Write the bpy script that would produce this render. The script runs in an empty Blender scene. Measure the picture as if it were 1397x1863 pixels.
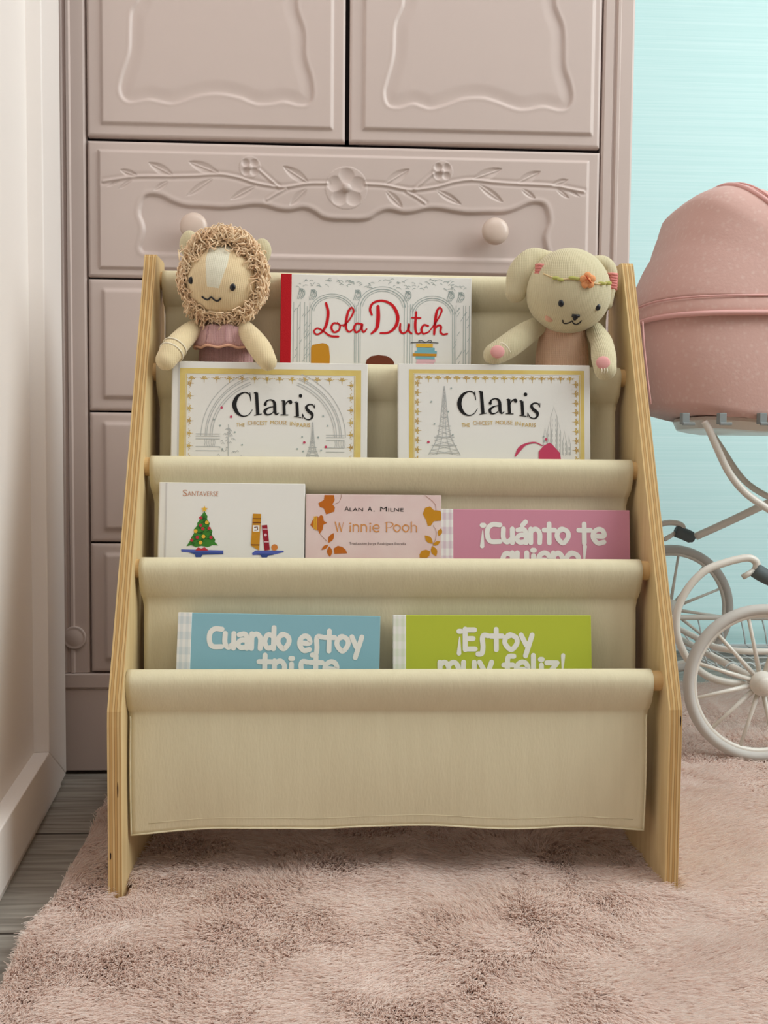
import bpy, math, random
import numpy as np
from mathutils import Vector, Matrix
from bpy_extras.object_utils import world_to_camera_view  # noqa

SC = bpy.context.scene
COL = SC.collection
random.seed(7)
RNG = np.random.default_rng(11)
PI = math.pi

# ------------------------------------------------------------------ camera
F_PX = 1818.84
CAM = Vector((-0.06938, -1.05808, 0.47957))
YAW, PITCH, ROLL = 0.04869, -0.05938, 0.00912
_fw = Vector((math.sin(YAW) * math.cos(PITCH), math.cos(YAW) * math.cos(PITCH), math.sin(PITCH)))
_r0 = Vector((math.cos(YAW), -math.sin(YAW), 0))
_u0 = _r0.cross(_fw)
_R = _r0 * math.cos(ROLL) + _u0 * math.sin(ROLL)
_U = _u0 * math.cos(ROLL) - _r0 * math.sin(ROLL)
cd = bpy.data.cameras.new('camera')
cam = bpy.data.objects.new('camera', cd)
COL.objects.link(cam)
cam.matrix_world = Matrix(((_R.x, _U.x, -_fw.x, CAM.x), (_R.y, _U.y, -_fw.y, CAM.y),
                           (_R.z, _U.z, -_fw.z, CAM.z), (0, 0, 0, 1)))
cd.sensor_fit = 'VERTICAL'
cd.sensor_height = 36.0
cd.sensor_width = 27.0
cd.lens = 36.0 * F_PX / 1863.0
cd.clip_start = 0.02
SC.camera = cam

# ------------------------------------------------------------------ world, light, exposure
SC.view_settings.view_transform = 'Standard'
SC.view_settings.look = 'None'
SC.view_settings.gamma = 1.0
SC.view_settings.use_curve_mapping = False
SC.view_settings.exposure = -0.48

W = bpy.data.worlds.new('daylight')
SC.world = W
W.use_nodes = True
wn, wl = W.node_tree.nodes, W.node_tree.links
wn.clear()
w_out = wn.new('ShaderNodeOutputWorld')
w_bg = wn.new('ShaderNodeBackground')
w_tc = wn.new('ShaderNodeTexCoord')
w_sep = wn.new('ShaderNodeSeparateXYZ')
w_map = wn.new('ShaderNodeMapRange')
w_ramp = wn.new('ShaderNodeValToRGB')
wl.new(w_tc.outputs['Generated'], w_sep.inputs[0])
wl.new(w_sep.outputs['Z'], w_map.inputs['Value'])
w_map.inputs['From Min'].default_value = -1.0
w_map.inputs['From Max'].default_value = 1.0
wl.new(w_map.outputs[0], w_ramp.inputs[0])
w_ramp.color_ramp.elements[0].position = 0.42
w_ramp.color_ramp.elements[0].color = (0.10, 0.095, 0.09, 1)
w_ramp.color_ramp.elements[1].position = 0.86
w_ramp.color_ramp.elements[1].color = (1.0, 0.945, 0.92, 1)
wl.new(w_ramp.outputs[0], w_bg.inputs['Color'])
w_bg.inputs['Strength'].default_value = 0.38
wl.new(w_bg.outputs[0], w_out.inputs['Surface'])


def area(name, loc, target, size, size_y, power, color):
    l = bpy.data.lights.new(name, 'AREA')
    l.shape = 'RECTANGLE'
    l.size, l.size_y, l.energy, l.color = size, size_y, power, color
    o = bpy.data.objects.new(name, l)
    COL.objects.link(o)
    o.location = loc
    o.rotation_euler = (Vector(target) - Vector(loc)).to_track_quat('-Z', 'Y').to_euler()
    return o


area('side_window_daylight', (1.9, -0.45, 2.0), (-0.4, 0.1, 0.6), 1.6, 1.9, 84, (0.92, 1.0, 0.995))
area('ceiling_lamp_light', (0.2, -0.75, 2.35), (0.1, -0.3, 0.0), 1.0, 1.0, 15, (1.0, 0.95, 0.93))
area('outdoor_daylight', (1.4, 2.6, 1.3), (1.1, 1.3, 0.75), 2.4, 2.2, 54, (1.0, 0.95, 0.96))


# ------------------------------------------------------------------ helpers
def at(px, py, Y):
    """point at real depth Y seen along the given direction of the photograph (1397x1863)"""
    d = _fw * F_PX + _R * (px - 698.5) - _U * (py - 931.5)
    return CAM + d * ((Y - CAM.y) / d.y)


def lin(c):
    o = []
    for v in c[:3]:
        v = v / 255.0
        o.append(v / 12.92 if v <= 0.04045 else ((v + 0.055) / 1.055) ** 2.4)
    return (o[0], o[1], o[2], 1.0)


def mat(name, c, rough=0.6, spec=0.3, sheen=0.0, bump=None, mottle=None, trans=0.0, metal=0.0, coat=0.0):
    """bump = (scale, strength, stretch xyz); mottle = (scale, colour, amount, stretch)"""
    m = bpy.data.materials.new(name)
    m.use_nodes = True
    n, l = m.node_tree.nodes, m.node_tree.links
    b = n['Principled BSDF']
    b.inputs['Base Color'].default_value = lin(c)
    b.inputs['Roughness'].default_value = rough
    b.inputs['Specular IOR Level'].default_value = spec
    b.inputs['Metallic'].default_value = metal
    b.inputs['Sheen Weight'].default_value = sheen
    b.inputs['Coat Weight'].default_value = coat
    tc = n.new('ShaderNodeTexCoord')
    if mottle:
        sc, c2, amt = mottle[:3]
        st = mottle[3] if len(mottle) > 3 else (1, 1, 1)
        mp = n.new('ShaderNodeMapping')
        mp.inputs['Scale'].default_value = st
        nz = n.new('ShaderNodeTexNoise')
        nz.inputs['Scale'].default_value = sc
        nz.inputs['Detail'].default_value = 4
        rp = n.new('ShaderNodeMapRange')
        rp.inputs['From Min'].default_value = 0.35
        rp.inputs['From Max'].default_value = 0.65
        rp.inputs['To Max'].default_value = amt
        mx = n.new('ShaderNodeMix')
        mx.data_type = 'RGBA'
        mx.inputs['A'].default_value = lin(c)
        mx.inputs['B'].default_value = lin(c2)
        l.new(tc.outputs['Object'], mp.inputs[0])
        l.new(mp.outputs[0], nz.inputs['Vector'])
        l.new(nz.outputs[0], rp.inputs['Value'])
        l.new(rp.outputs[0], mx.inputs['Factor'])
        l.new(mx.outputs['Result'], b.inputs['Base Color'])
    if bump:
        sc, stg = bump[:2]
        st = bump[2] if len(bump) > 2 else (1, 1, 1)
        mp = n.new('ShaderNodeMapping')
        mp.inputs['Scale'].default_value = st
        nz = n.new('ShaderNodeTexNoise')
        nz.inputs['Scale'].default_value = sc
        nz.inputs['Detail'].default_value = 3
        bp = n.new('ShaderNodeBump')
        bp.inputs['Strength'].default_value = stg
        bp.inputs['Distance'].default_value = 0.002
        l.new(tc.outputs['Object'], mp.inputs[0])
        l.new(mp.outputs[0], nz.inputs['Vector'])
        l.new(nz.outputs[0], bp.inputs['Height'])
        l.new(bp.outputs[0], b.inputs['Normal'])
    if trans > 0:
        t = n.new('ShaderNodeBsdfTranslucent')
        t.inputs['Color'].default_value = lin(c)
        ms = n.new('ShaderNodeMixShader')
        ms.inputs[0].default_value = trans
        l.new(b.outputs[0], ms.inputs[1])
        l.new(t.outputs[0], ms.inputs[2])
        l.new(ms.outputs[0], n['Material Output'].inputs['Surface'])
    return m


def knit(name, c, c2=None, freq=900, strength=0.5, axis='X', amt=0.35):
    """knitted yarn: fine ribs running vertically with stitches along them"""
    m = mat(name, c, rough=0.95, spec=0.05, sheen=0.25)
    n, l = m.node_tree.nodes, m.node_tree.links
    b = n['Principled BSDF']
    tc = n.new('ShaderNodeTexCoord')
    w1 = n.new('ShaderNodeTexWave')
    w1.bands_direction = axis
    w1.inputs['Scale'].default_value = freq / 20
    w1.inputs['Distortion'].default_value = 0.6
    w1.inputs['Detail'].default_value = 2
    w1.inputs['Detail Scale'].default_value = 3
    w2 = n.new('ShaderNodeTexWave')
    w2.bands_direction = 'Z'
    w2.inputs['Scale'].default_value = freq / 20
    w2.inputs['Distortion'].default_value = 1.0
    mm = n.new('ShaderNodeMath')
    mm.operation = 'MULTIPLY'
    l.new(tc.outputs['Object'], w1.inputs['Vector'])
    l.new(tc.outputs['Object'], w2.inputs['Vector'])
    ad = n.new('ShaderNodeMath')
    ad.operation = 'MULTIPLY_ADD'
    ad.inputs[1].default_value = 0.35
    l.new(w2.outputs['Fac'], ad.inputs[0])
    l.new(w1.outputs['Fac'], ad.inputs[2])
    bp = n.new('ShaderNodeBump')
    bp.inputs['Strength'].default_value = strength
    bp.inputs['Distance'].default_value = 0.0012
    l.new(ad.outputs[0], bp.inputs['Height'])
    l.new(bp.outputs[0], b.inputs['Normal'])
    mx = n.new('ShaderNodeMix')
    mx.data_type = 'RGBA'
    mx.inputs['A'].default_value = lin(c2 or tuple(v * 0.86 for v in c))
    mx.inputs['B'].default_value = lin(c)
    mr = n.new('ShaderNodeMapRange')
    mr.inputs['To Min'].default_value = 1 - amt
    l.new(w1.outputs['Fac'], mr.inputs['Value'])
    l.new(mr.outputs[0], mx.inputs['Factor'])
    l.new(mx.outputs['Result'], b.inputs['Base Color'])
    return m


class MB:
    """collects shapes and links them as one mesh object"""

    def __init__(s):
        s.v, s.f, s.m = [], [], []

    def add(s, vs, fs, mi=0):
        o = len(s.v)
        s.v.extend([tuple(p) for p in vs])
        for f in fs:
            s.f.append(tuple(i + o for i in f))
            s.m.append(mi)
        return s

    def box(s, a, b, mi=0):
        (x0, y0, z0), (x1, y1, z1) = a, b
        v = [(x0, y0, z0), (x1, y0, z0), (x1, y1, z0), (x0, y1, z0), (x0, y0, z1), (x1, y0, z1), (x1, y1, z1), (x0, y1, z1)]
        return s.add(v, [(0, 3, 2, 1), (4, 5, 6, 7), (0, 1, 5, 4), (1, 2, 6, 5), (2, 3, 7, 6), (3, 0, 4, 7)], mi)

    def tube(s, pts, rad, n=10, mi=0, closed=False, flat=1.0, caps=True):
        P = [Vector(p) for p in pts]
        k = len(P)
        R = list(rad) if hasattr(rad, '__len__') else [rad] * k
        T = []
        for i in range(k):
            a = P[(i - 1) % k] if (closed or i > 0) else P[i]
            b = P[(i + 1) % k] if (closed or i < k - 1) else P[i]
            t = (b - a)
            T.append(t.normalized() if t.length > 1e-9 else Vector((0, 0, 1)))
        nrm = T[0].orthogonal().normalized()
        vs = []
        for i in range(k):
            nrm = (nrm - T[i] * nrm.dot(T[i]))
            nrm = nrm.normalized() if nrm.length > 1e-6 else T[i].orthogonal().normalized()
            bn = T[i].cross(nrm)
            for j in range(n):
                a = 2 * PI * j / n
                vs.append(P[i] + (nrm * math.cos(a) + bn * math.sin(a) * flat) * R[i])
        fs = []
        for i in range(k if closed else k - 1):
            i2 = (i + 1) % k
            for j in range(n):
                j2 = (j + 1) % n
                fs.append((i * n + j, i * n + j2, i2 * n + j2, i2 * n + j))
        if caps and not closed:
            fs.append(tuple(range(n - 1, -1, -1)))
            fs.append(tuple((k - 1) * n + j for j in range(n)))
        return s.add(vs, fs, mi)

    def limb(s, pts, rad, n=16, steps=24, mi=0):
        """soft stuffed limb along a smooth path with domed ends"""
        P = spline(pts, steps)
        R = [x[0] for x in spline([(r, 0, 0) for r in rad], steps)]
        t0 = (P[0] - P[1]).normalized()
        t1 = (P[-1] - P[-2]).normalized()
        pre, prer, post, postr = [], [], [], []
        for a in (85, 60, 35, 15):
            a = math.radians(a)
            pre.append(P[0] + t0 * R[0] * math.sin(a))
            prer.append(R[0] * math.cos(a))
        for a in (15, 35, 60, 85):
            a = math.radians(a)
            post.append(P[-1] + t1 * R[-1] * math.sin(a))
            postr.append(R[-1] * math.cos(a))
        return s.tube(pre + P + post, prer + R + postr, n, mi)

    def ball(s, c, r, nu=24, nv=16, rot=None, e=1.0, mi=0, fn=None):
        c = Vector(c)
        vs, fs = [], []

        def sp(x):
            return math.copysign(abs(x) ** e, x)
        for i in range(nv + 1):
            ph = -PI / 2 + PI * i / nv
            for j in range(nu):
                th = 2 * PI * j / nu
                p = Vector((r[0] * sp(math.cos(ph)) * sp(math.cos(th)), r[1] * sp(math.cos(ph)) * sp(math.sin(th)), r[2] * sp(math.sin(ph))))
                if fn:
                    p = fn(p)
                if rot:
                    p = rot @ p
                vs.append(c + p)
        for i in range(nv):
            for j in range(nu):
                j2 = (j + 1) % nu
                fs.append((i * nu + j, i * nu + j2, (i + 1) * nu + j2, (i + 1) * nu + j))
        return s.add(vs, fs, mi)

    def lathe(s, prof, c=(0, 0, 0), axis='Y', n=32, mi=0, sx=1.0):
        c = Vector(c)
        vs, fs = [], []
        for (r, h) in prof:
            for j in range(n):
                a = 2 * PI * j / n
                if axis == 'Y':
                    p = Vector((r * math.cos(a), h, r * math.sin(a)))
                elif axis == 'X':
                    p = Vector((h, r * math.cos(a), r * math.sin(a)))
                else:
                    p = Vector((r * math.cos(a), r * math.sin(a) * sx, h))
                vs.append(c + p)
        k = len(prof)
        for i in range(k - 1):
            for j in range(n):
                j2 = (j + 1) % n
                fs.append((i * n + j, i * n + j2, (i + 1) * n + j2, (i + 1) * n + j))
        fs.append(tuple(range(n)))
        fs.append(tuple((k - 1) * n + j for j in range(n)))
        return s.add(vs, fs, mi)

    def build(s, name, mats, parent=None, smooth=False, bevel=0.0, subsurf=0, autosmooth=None, fix=True):
        me = bpy.data.meshes.new(name)
        me.from_pydata(s.v, [], s.f)
        return finish(me, name, mats, parent, smooth, bevel, subsurf, s.m, fix)


def finish(me, name, mats, parent=None, smooth=False, bevel=0.0, subsurf=0, mi=None, fix=True):
    if not isinstance(mats, (list, tuple)):
        mats = [mats]
    for m in mats:
        me.materials.append(m)
    if mi is not None and len(mats) > 1:
        me.polygons.foreach_set('material_index', mi)
    me.validate()
    if fix:
        import bmesh
        bm = bmesh.new()
        bm.from_mesh(me)
        bmesh.ops.recalc_face_normals(bm, faces=bm.faces)
        bm.to_mesh(me)
        bm.free()
    if smooth:
        me.polygons.foreach_set('use_smooth', [True] * len(me.polygons))
    me.update()
    o = bpy.data.objects.new(name, me)
    COL.objects.link(o)
    if parent:
        o.parent = parent
    if bevel > 0:
        b = o.modifiers.new('bevel', 'BEVEL')
        b.width, b.segments, b.limit_method = bevel, 2, 'ANGLE'
    if subsurf:
        b = o.modifiers.new('subsurf', 'SUBSURF')
        b.levels = b.render_levels = subsurf
    return o


def grid_mesh(X, Y, Z, name, mats, parent=None, smooth=True, fix=False):
    """2-D numpy arrays of coordinates -> one quad grid mesh"""
    nr, nc = X.shape
    co = np.stack([X, Y, Z], -1).reshape(-1, 3).astype(np.float32)
    idx = np.arange(nr * nc).reshape(nr, nc)
    q = np.stack([idx[:-1, :-1], idx[:-1, 1:], idx[1:, 1:], idx[1:, :-1]], -1).reshape(-1, 4)
    me = bpy.data.meshes.new(name)
    me.vertices.add(len(co))
    me.vertices.foreach_set('co', co.ravel())
    me.loops.add(q.size)
    me.loops.foreach_set('vertex_index', q.ravel().astype(np.int32))
    me.polygons.add(len(q))
    me.polygons.foreach_set('loop_start', (np.arange(len(q)) * 4).astype(np.int32))
    me.update(calc_edges=True)
    return finish(me, name, mats, parent, smooth, fix=fix)


def spline(pts, n=24):
    P = [Vector(p) if len(p) == 3 else Vector((p[0], p[1], 0)) for p in pts]
    if len(P) == 2:
        return [P[0].lerp(P[1], i / n) for i in range(n + 1)]
    Q = [P[0] * 2 - P[1]] + P + [P[-1] * 2 - P[-2]]
    seg = len(P) - 1
    out = []
    for i in range(n + 1):
        t = i / n * seg
        k = min(int(t), seg - 1)
        t -= k
        p0, p1, p2, p3 = Q[k:k + 4]
        out.append(0.5 * ((2 * p1) + (p2 - p0) * t + (2 * p0 - 5 * p1 + 4 * p2 - p3) * t * t + (3 * p1 - p0 - 3 * p2 + p3) * t ** 3))
    return out


def thing(name, label, cat, loc=(0, 0, 0), rot=(0, 0, 0), group=None):
    o = bpy.data.objects.new(name, None)
    o.empty_display_size = 0.05
    COL.objects.link(o)
    o.location, o.rotation_euler = loc, rot
    o['label'], o['category'] = label, cat
    if group:
        o['group'] = group
    return o


def struct(o):
    o['kind'] = 'structure'
    return o


# ------------------------------------------------------------------ materials
M_PINK = mat('pink_lacquer', (203, 185, 177), rough=0.42, spec=0.35)
M_PALE = mat('pale_pink_lacquer', (240, 232, 226), rough=0.4, spec=0.35)
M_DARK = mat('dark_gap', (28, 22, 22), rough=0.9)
M_KNOB = mat('knob_lacquer', (214, 192, 178), rough=0.3, spec=0.4)
M_LINEN = mat('linen', (230, 219, 186), rough=0.92, spec=0.1, sheen=0.15, bump=(420, 0.18, (1, 1, 0.25)),
              mottle=(110, (220, 208, 174), 0.35, (1, 1, 0.10)), trans=0.10)
M_DOWEL = mat('dowel_pine', (218, 184, 130), rough=0.55, mottle=(40, (196, 156, 100), 0.6, (0.2, 1, 1)))
M_WHITE = mat('white_print', (232, 229, 222), rough=0.35, spec=0.4)
M_PAGES = mat('paper_pages', (236, 232, 222), rough=0.8, bump=(600, 0.3, (0.02, 1, 0.02)))
M_FLOOR_ = None


def plywood():
    m = mat('birch_ply_edge', (205, 165, 105), rough=0.6, spec=0.25)
    n, l = m.node_tree.nodes, m.node_tree.links
    b = n['Principled BSDF']
    tc = n.new('ShaderNodeTexCoord')
    sep = n.new('ShaderNodeSeparateXYZ')
    l.new(tc.outputs['Object'], sep.inputs[0])
    nz = n.new('ShaderNodeTexNoise')
    nz.inputs['Scale'].default_value = 9
    mp = n.new('ShaderNodeMapping')
    mp.inputs['Scale'].default_value = (0.3, 1, 1)
    l.new(tc.outputs['Object'], mp.inputs[0])
    l.new(mp.outputs[0], nz.inputs['Vector'])
    ma = n.new('ShaderNodeMath')
    ma.operation = 'MULTIPLY_ADD'
    ma.inputs[1].default_value = 0.0016
    l.new(nz.outputs[0], ma.inputs[0])
    l.new(sep.outputs['X'], ma.inputs[2])
    mr = n.new('ShaderNodeMapRange')
    mr.inputs['From Min'].default_value = 0.0008
    mr.inputs['From Max'].default_value = 0.0158
    l.new(ma.outputs[0], mr.inputs['Value'])
    cr = n.new('ShaderNodeValToRGB')
    e = cr.color_ramp.elements
    light, mid, dark = lin((224, 192, 138)), lin((204, 164, 106)), lin((142, 100, 58))
    stops = [(0, light), (.12, light), (.14, dark), (.17, mid), (.31, mid), (.33, dark), (.36, light), (.48, light), (.50, dark),
             (.53, mid), (.66, mid), (.68, dark), (.71, light), (.84, light), (.86, dark), (.89, mid), (1, light)]
    e[0].position, e[0].color = stops[0]
    e[1].position, e[1].color = stops[-1]
    for p, c in stops[1:-1]:
        q = e.new(p)
        q.color = c
    l.new(mr.outputs[0], cr.inputs[0])
    n2 = n.new('ShaderNodeTexNoise')
    n2.inputs['Scale'].default_value = 60
    mp2 = n.new('ShaderNodeMapping')
    mp2.inputs['Scale'].default_value = (6, 0.4, 0.4)
    l.new(tc.outputs['Object'], mp2.inputs[0])
    l.new(mp2.outputs[0], n2.inputs['Vector'])
    mx = n.new('ShaderNodeMix')
    mx.data_type = 'RGBA'
    mx.blend_type = 'MULTIPLY'
    mx.inputs['B'].default_value = (0.75, 0.7, 0.62, 1)
    l.new(n2.outputs[0], mx.inputs['Factor'])
    l.new(cr.outputs[0], mx.inputs['A'])
    l.new(mx.outputs['Result'], b.inputs['Base Color'])
    return m


M_PLY = plywood()
M_VENEER = mat('birch_veneer', (224, 198, 150), rough=0.5, spec=0.25, mottle=(22, (202, 170, 118), 0.55, (1, 4, 0.35)),
               bump=(120, 0.1, (1, 4, 0.3)))

# ------------------------------------------------------------------ setting: floor, walls, window
def floor_mat():
    m = mat('grey_oak_planks', (150, 142, 132), rough=0.45, spec=0.35)
    n, l = m.node_tree.nodes, m.node_tree.links
    b = n['Principled BSDF']
    tc = n.new('ShaderNodeTexCoord')
    br = n.new('ShaderNodeTexBrick')
    br.offset = 0.37
    br.inputs['Scale'].default_value = 1.0
    br.inputs['Brick Width'].default_value = 1.25
    br.inputs['Row Height'].default_value = 0.267
    br.inputs['Mortar Size'].default_value = 0.0022
    br.inputs['Color1'].default_value = lin((164, 156, 146))
    br.inputs['Color2'].default_value = lin((150, 146, 138))
    br.inputs['Mortar'].default_value = lin((58, 50, 44))
    mp = n.new('ShaderNodeMapping')
    mp.inputs['Location'].default_value = (0.3, 0.052, 0)
    l.new(tc.outputs['Object'], mp.inputs[0])
    l.new(mp.outputs[0], br.inputs['Vector'])
    mg = n.new('ShaderNodeMapping')
    mg.inputs['Scale'].default_value = (1.0, 16, 1)
    nz = n.new('ShaderNodeTexNoise')
    nz.inputs['Scale'].default_value = 7
    nz.inputs['Detail'].default_value = 6
    nz.inputs['Distortion'].default_value = 0.6
    l.new(tc.outputs['Object'], mg.inputs[0])
    l.new(mg.outputs[0], nz.inputs['Vector'])
    mr = n.new('ShaderNodeMapRange')
    mr.inputs['From Min'].default_value = 0.38
    mr.inputs['From Max'].default_value = 0.66
    l.new(nz.outputs[0], mr.inputs['Value'])
    mx = n.new('ShaderNodeMix')
    mx.data_type = 'RGBA'
    mx.blend_type = 'MULTIPLY'
    mx.inputs['B'].default_value = (0.56, 0.54, 0.52, 1)
    l.new(mr.outputs[0], mx.inputs['Factor'])
    l.new(br.outputs['Color'], mx.inputs['A'])
    l.new(mx.outputs['Result'], b.inputs['Base Color'])
    return m


FLOOR_Z = -0.012
RUG_Z = -0.006
fl = MB().box((-2.2, -1.6, FLOOR_Z - 0.05), (2.6, 1.62, FLOOR_Z))
struct(fl.build('floor', floor_mat()))
M_WALL = mat('white_wall_paint', (226, 228, 224), rough=0.8)
WALL_Y = 1.42
wb = MB()
wb.box((-2.2, WALL_Y, FLOOR_Z), (0.38, WALL_Y + 0.12, 2.6))
wb.box((2.45, WALL_Y, FLOOR_Z), (2.6, WALL_Y + 0.12, 2.6))
wb.box((0.38, WALL_Y, 2.25), (2.45, WALL_Y + 0.12, 2.6))
struct(wb.build('wall_back', M_WALL))
wf = MB()
M_FRAME = mat('window_frame_white', (214, 224, 232), rough=0.4)
wf.box((0.38, WALL_Y, FLOOR_Z), (2.45, WALL_Y + 0.1, 0.075))
wf.box((0.38, WALL_Y + 0.02, 0.075), (0.44, WALL_Y + 0.09, 2.25))
wf.box((2.39, WALL_Y + 0.02, 0.075), (2.45, WALL_Y + 0.09, 2.25))
wf.box((0.44, WALL_Y + 0.02, 2.19), (2.39, WALL_Y + 0.09, 2.25))
wobj = struct(wf.build('window_1', M_FRAME, bevel=0.004))
gm = bpy.data.materials.new('window_glass')
gm.use_nodes = True
gb = gm.node_tree.nodes['Principled BSDF']
gb.inputs['Transmission Weight'].default_value = 1.0
gb.inputs['Roughness'].default_value = 0.0
gb.inputs['IOR'].default_value = 1.05
gb.inputs['Base Color'].default_value = (0.95, 1, 1, 1)
MB().box((0.44, WALL_Y + 0.052, 0.075), (2.39, WALL_Y + 0.058, 2.19)).build('window_pane', gm, wobj)

# pleated blind hanging in front of the window
BLIND_Y = 1.335
zz = np.arange(0.016, 2.26, 0.0058)
xx = np.linspace(0.33, 2.5, 30)
XX, ZZ = np.meshgrid(xx, zz)
YY = BLIND_Y + 0.0022 * (np.arange(len(zz)) % 2)[:, None] + 0 * XX
M_BLIND = bpy.data.materials.new('pleated_blind_fabric')
M_BLIND.use_nodes = True
n, l = M_BLIND.node_tree.nodes, M_BLIND.node_tree.links
n.remove(n['Principled BSDF'])
tr = n.new('ShaderNodeBsdfTranslucent')
df = n.new('ShaderNodeBsdfDiffuse')
ms = n.new('ShaderNodeMixShader')
ms.inputs[0].default_value = 0.78
BLIND_C = (206, 240, 237)
tr.inputs['Color'].default_value = lin(BLIND_C)
df.inputs['Color'].default_value = lin(BLIND_C)
tcn = n.new('ShaderNodeTexCoord')
mpn = n.new('ShaderNodeMapping')
mpn.inputs['Scale'].default_value = (0.6, 1, 90)
nzn = n.new('ShaderNodeTexNoise')
nzn.inputs['Scale'].default_value = 3
l.new(tcn.outputs['Object'], mpn.inputs[0])
l.new(mpn.outputs[0], nzn.inputs['Vector'])
mxn = n.new('ShaderNodeMix')
mxn.data_type = 'RGBA'
mxn.inputs['A'].default_value = lin((190, 230, 226))
mxn.inputs['B'].default_value = lin((222, 247, 244))
l.new(nzn.outputs[0], mxn.inputs['Factor'])
l.new(mxn.outputs['Result'], tr.inputs['Color'])
l.new(mxn.outputs['Result'], df.inputs['Color'])
l.new(df.outputs[0], ms.inputs[1])
l.new(tr.outputs[0], ms.inputs[2])
l.new(ms.outputs[0], n['Material Output'].inputs['Surface'])
blind = thing('window_blind', 'pale aqua finely pleated blind covering the bright window behind the doll pram', 'blind', (0, 0, 0))
grid_mesh(XX, YY, ZZ, 'blind_fabric', M_BLIND, blind, smooth=False)
MB().box((0.33, BLIND_Y - 0.010, 0.000), (2.5, BLIND_Y + 0.012, 0.018)).build('bottom_bar', mat('blind_bar', (208, 226, 230), rough=0.4), blind, bevel=0.003)

# ------------------------------------------------------------------ big pink wardrobe with carved relief
WY = 0.4538     # front plane
XL, XR, XM = -0.4358, 0.3232, -0.0556


def seg_dist(X, Z, pts):
    """distance to a polyline"""
    d = np.full(X.shape, 1e9)
    for (x0, z0), (x1, z1) in zip(pts[:-1], pts[1:]):
        dx, dz = x1 - x0, z1 - z0
        t = np.clip(((X - x0) * dx + (Z - z0) * dz) / (dx * dx + dz * dz + 1e-15), 0, 1)
        d = np.minimum(d, np.hypot(X - x0 - t * dx, Z - z0 - t * dz))
    return d


def inside(X, Z, pts):
    r = np.zeros(X.shape, bool)
    n_ = len(pts)
    for i in range(n_):
        (x0, z0), (x1, z1) = pts[i], pts[(i + 1) % n_]
        if z0 == z1:
            continue
        c = ((z0 > Z) != (z1 > Z)) & (X < (x1 - x0) * (Z - z0) / (z1 - z0) + x0)
        r ^= c
    return r


def sst(a, b, x):
    t = np.clip((x - a) / (b - a), 0, 1)
    return t * t * (3 - 2 * t)


def rect_in(X, Z, x0, x1, z0, z1):
    return np.minimum(np.minimum(X - x0, x1 - X), np.minimum(Z - z0, z1 - Z))


def relief_panel(name, x0, x1, z0, z1, fn, parent, step=0.0014, ymax=None):
    nx, nz = int((x1 - x0) / step), int((z1 - z0) / step)
    X, Z = np.meshgrid(np.linspace(x0, x1, nx), np.linspace(z0, z1, nz))
    H = fn(X, Z)
    e = rect_in(X, Z, x0, x1, z0, z1)
    H = H - 0.002 * (1 - sst(0, 0.0035, e))
    Y = WY - H
    X, Y, Z = [np.pad(a, 1, mode='edge') for a in (X, Y, Z)]
    for a in (Y,):
        a[0, :] = a[-1, :] = WY + 0.016
        a[:, 0] = a[:, -1] = WY + 0.016
    return grid_mesh(X, Y, Z, name, M_PINK, parent)


def pts_at(lst, sx, ox, oy, smooth=0, sy=None):
    out = []
    for p in lst:
        q = at(ox + p[0] * sx, oy + p[1] * (sy or sx), WY)
        out.append((q.x, q.z))
    if smooth:
        out = [(p.x, p.y) for p in spline(out, smooth)]
    return out


ward = thing('wardrobe', 'large pink lacquered wardrobe with carved flower drawer behind the bookshelf', 'wardrobe', (0, 0, 0))
# carcass
cb = MB()
cb.box((-0.487, WY + 0.017, -0.004), (0.372, WY + 0.035, 1.9))
cb.box((-0.487, WY + 0.035, -0.004), (-0.467, 0.95, 1.9))
cb.box((0.352, WY + 0.035, -0.004), (0.372, 0.95, 1.9))
cb.box((-0.467, 0.93, -0.004), (0.352, 0.95, 1.9))
cb.box((-0.487, WY + 0.035, 1.88), (0.372, 0.95, 1.9))
cb.build('carcass', M_PINK, ward)
MB().box((XM - 0.012, WY + 0.0145, 0.9), (XM + 0.017, WY + 0.0168, 1.9)).build('inner_shadow_strip', M_DARK, ward)
MB().box((XL - 0.003, WY + 0.0145, 0.13), (XR + 0.002, WY + 0.0168, 0.945)).build('inner_shadow_strip', M_DARK, ward)


def post(x0, x1, name):
    """moulded post: profile across X extruded up"""
    w = x1 - x0
    prof = [(0, .016), (0, .003), (.003, 0), (.30 * w, 0), (.34 * w, .003), (.40 * w, .003), (.44 * w, -.001), (.52 * w, -.001), (.56 * w, .002),
            (w - .004, .002), (w - .001, .004), (w, .016)]
    m = MB()
    vs, fs = [], []
    for z in (0.1435, 1.9):
        for px_, py_ in prof:
            vs.append((x0 + px_, WY + py_, z))
    k = len(prof)
    for i in range(k - 1):
        fs.append((i, i + 1, k + i + 1, k + i))
    fs.append(tuple(range(k)))
    fs.append(tuple(range(2 * k - 1, k - 1, -1)))
    m.add(vs, fs)
    return m.build(name, M_PINK, ward, bevel=0.0)


post(-0.487, XL - 0.002, 'side_post')
p2 = post(XR + 0.003, 0.374, 'side_post')
ros = MB().lathe([(0.0175, 0.004), (0.0175, -0.0026), (0.0160, -0.0032), (0.0140, -0.0028), (0.0130, -0.0026), (0.0115, -0.0034), (0.0005, -0.0036)], (-0.4605, WY + 0.001, 0.197), 'Y', 28)
ros.build('round_boss', M_PINK, ward, smooth=True)

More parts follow.
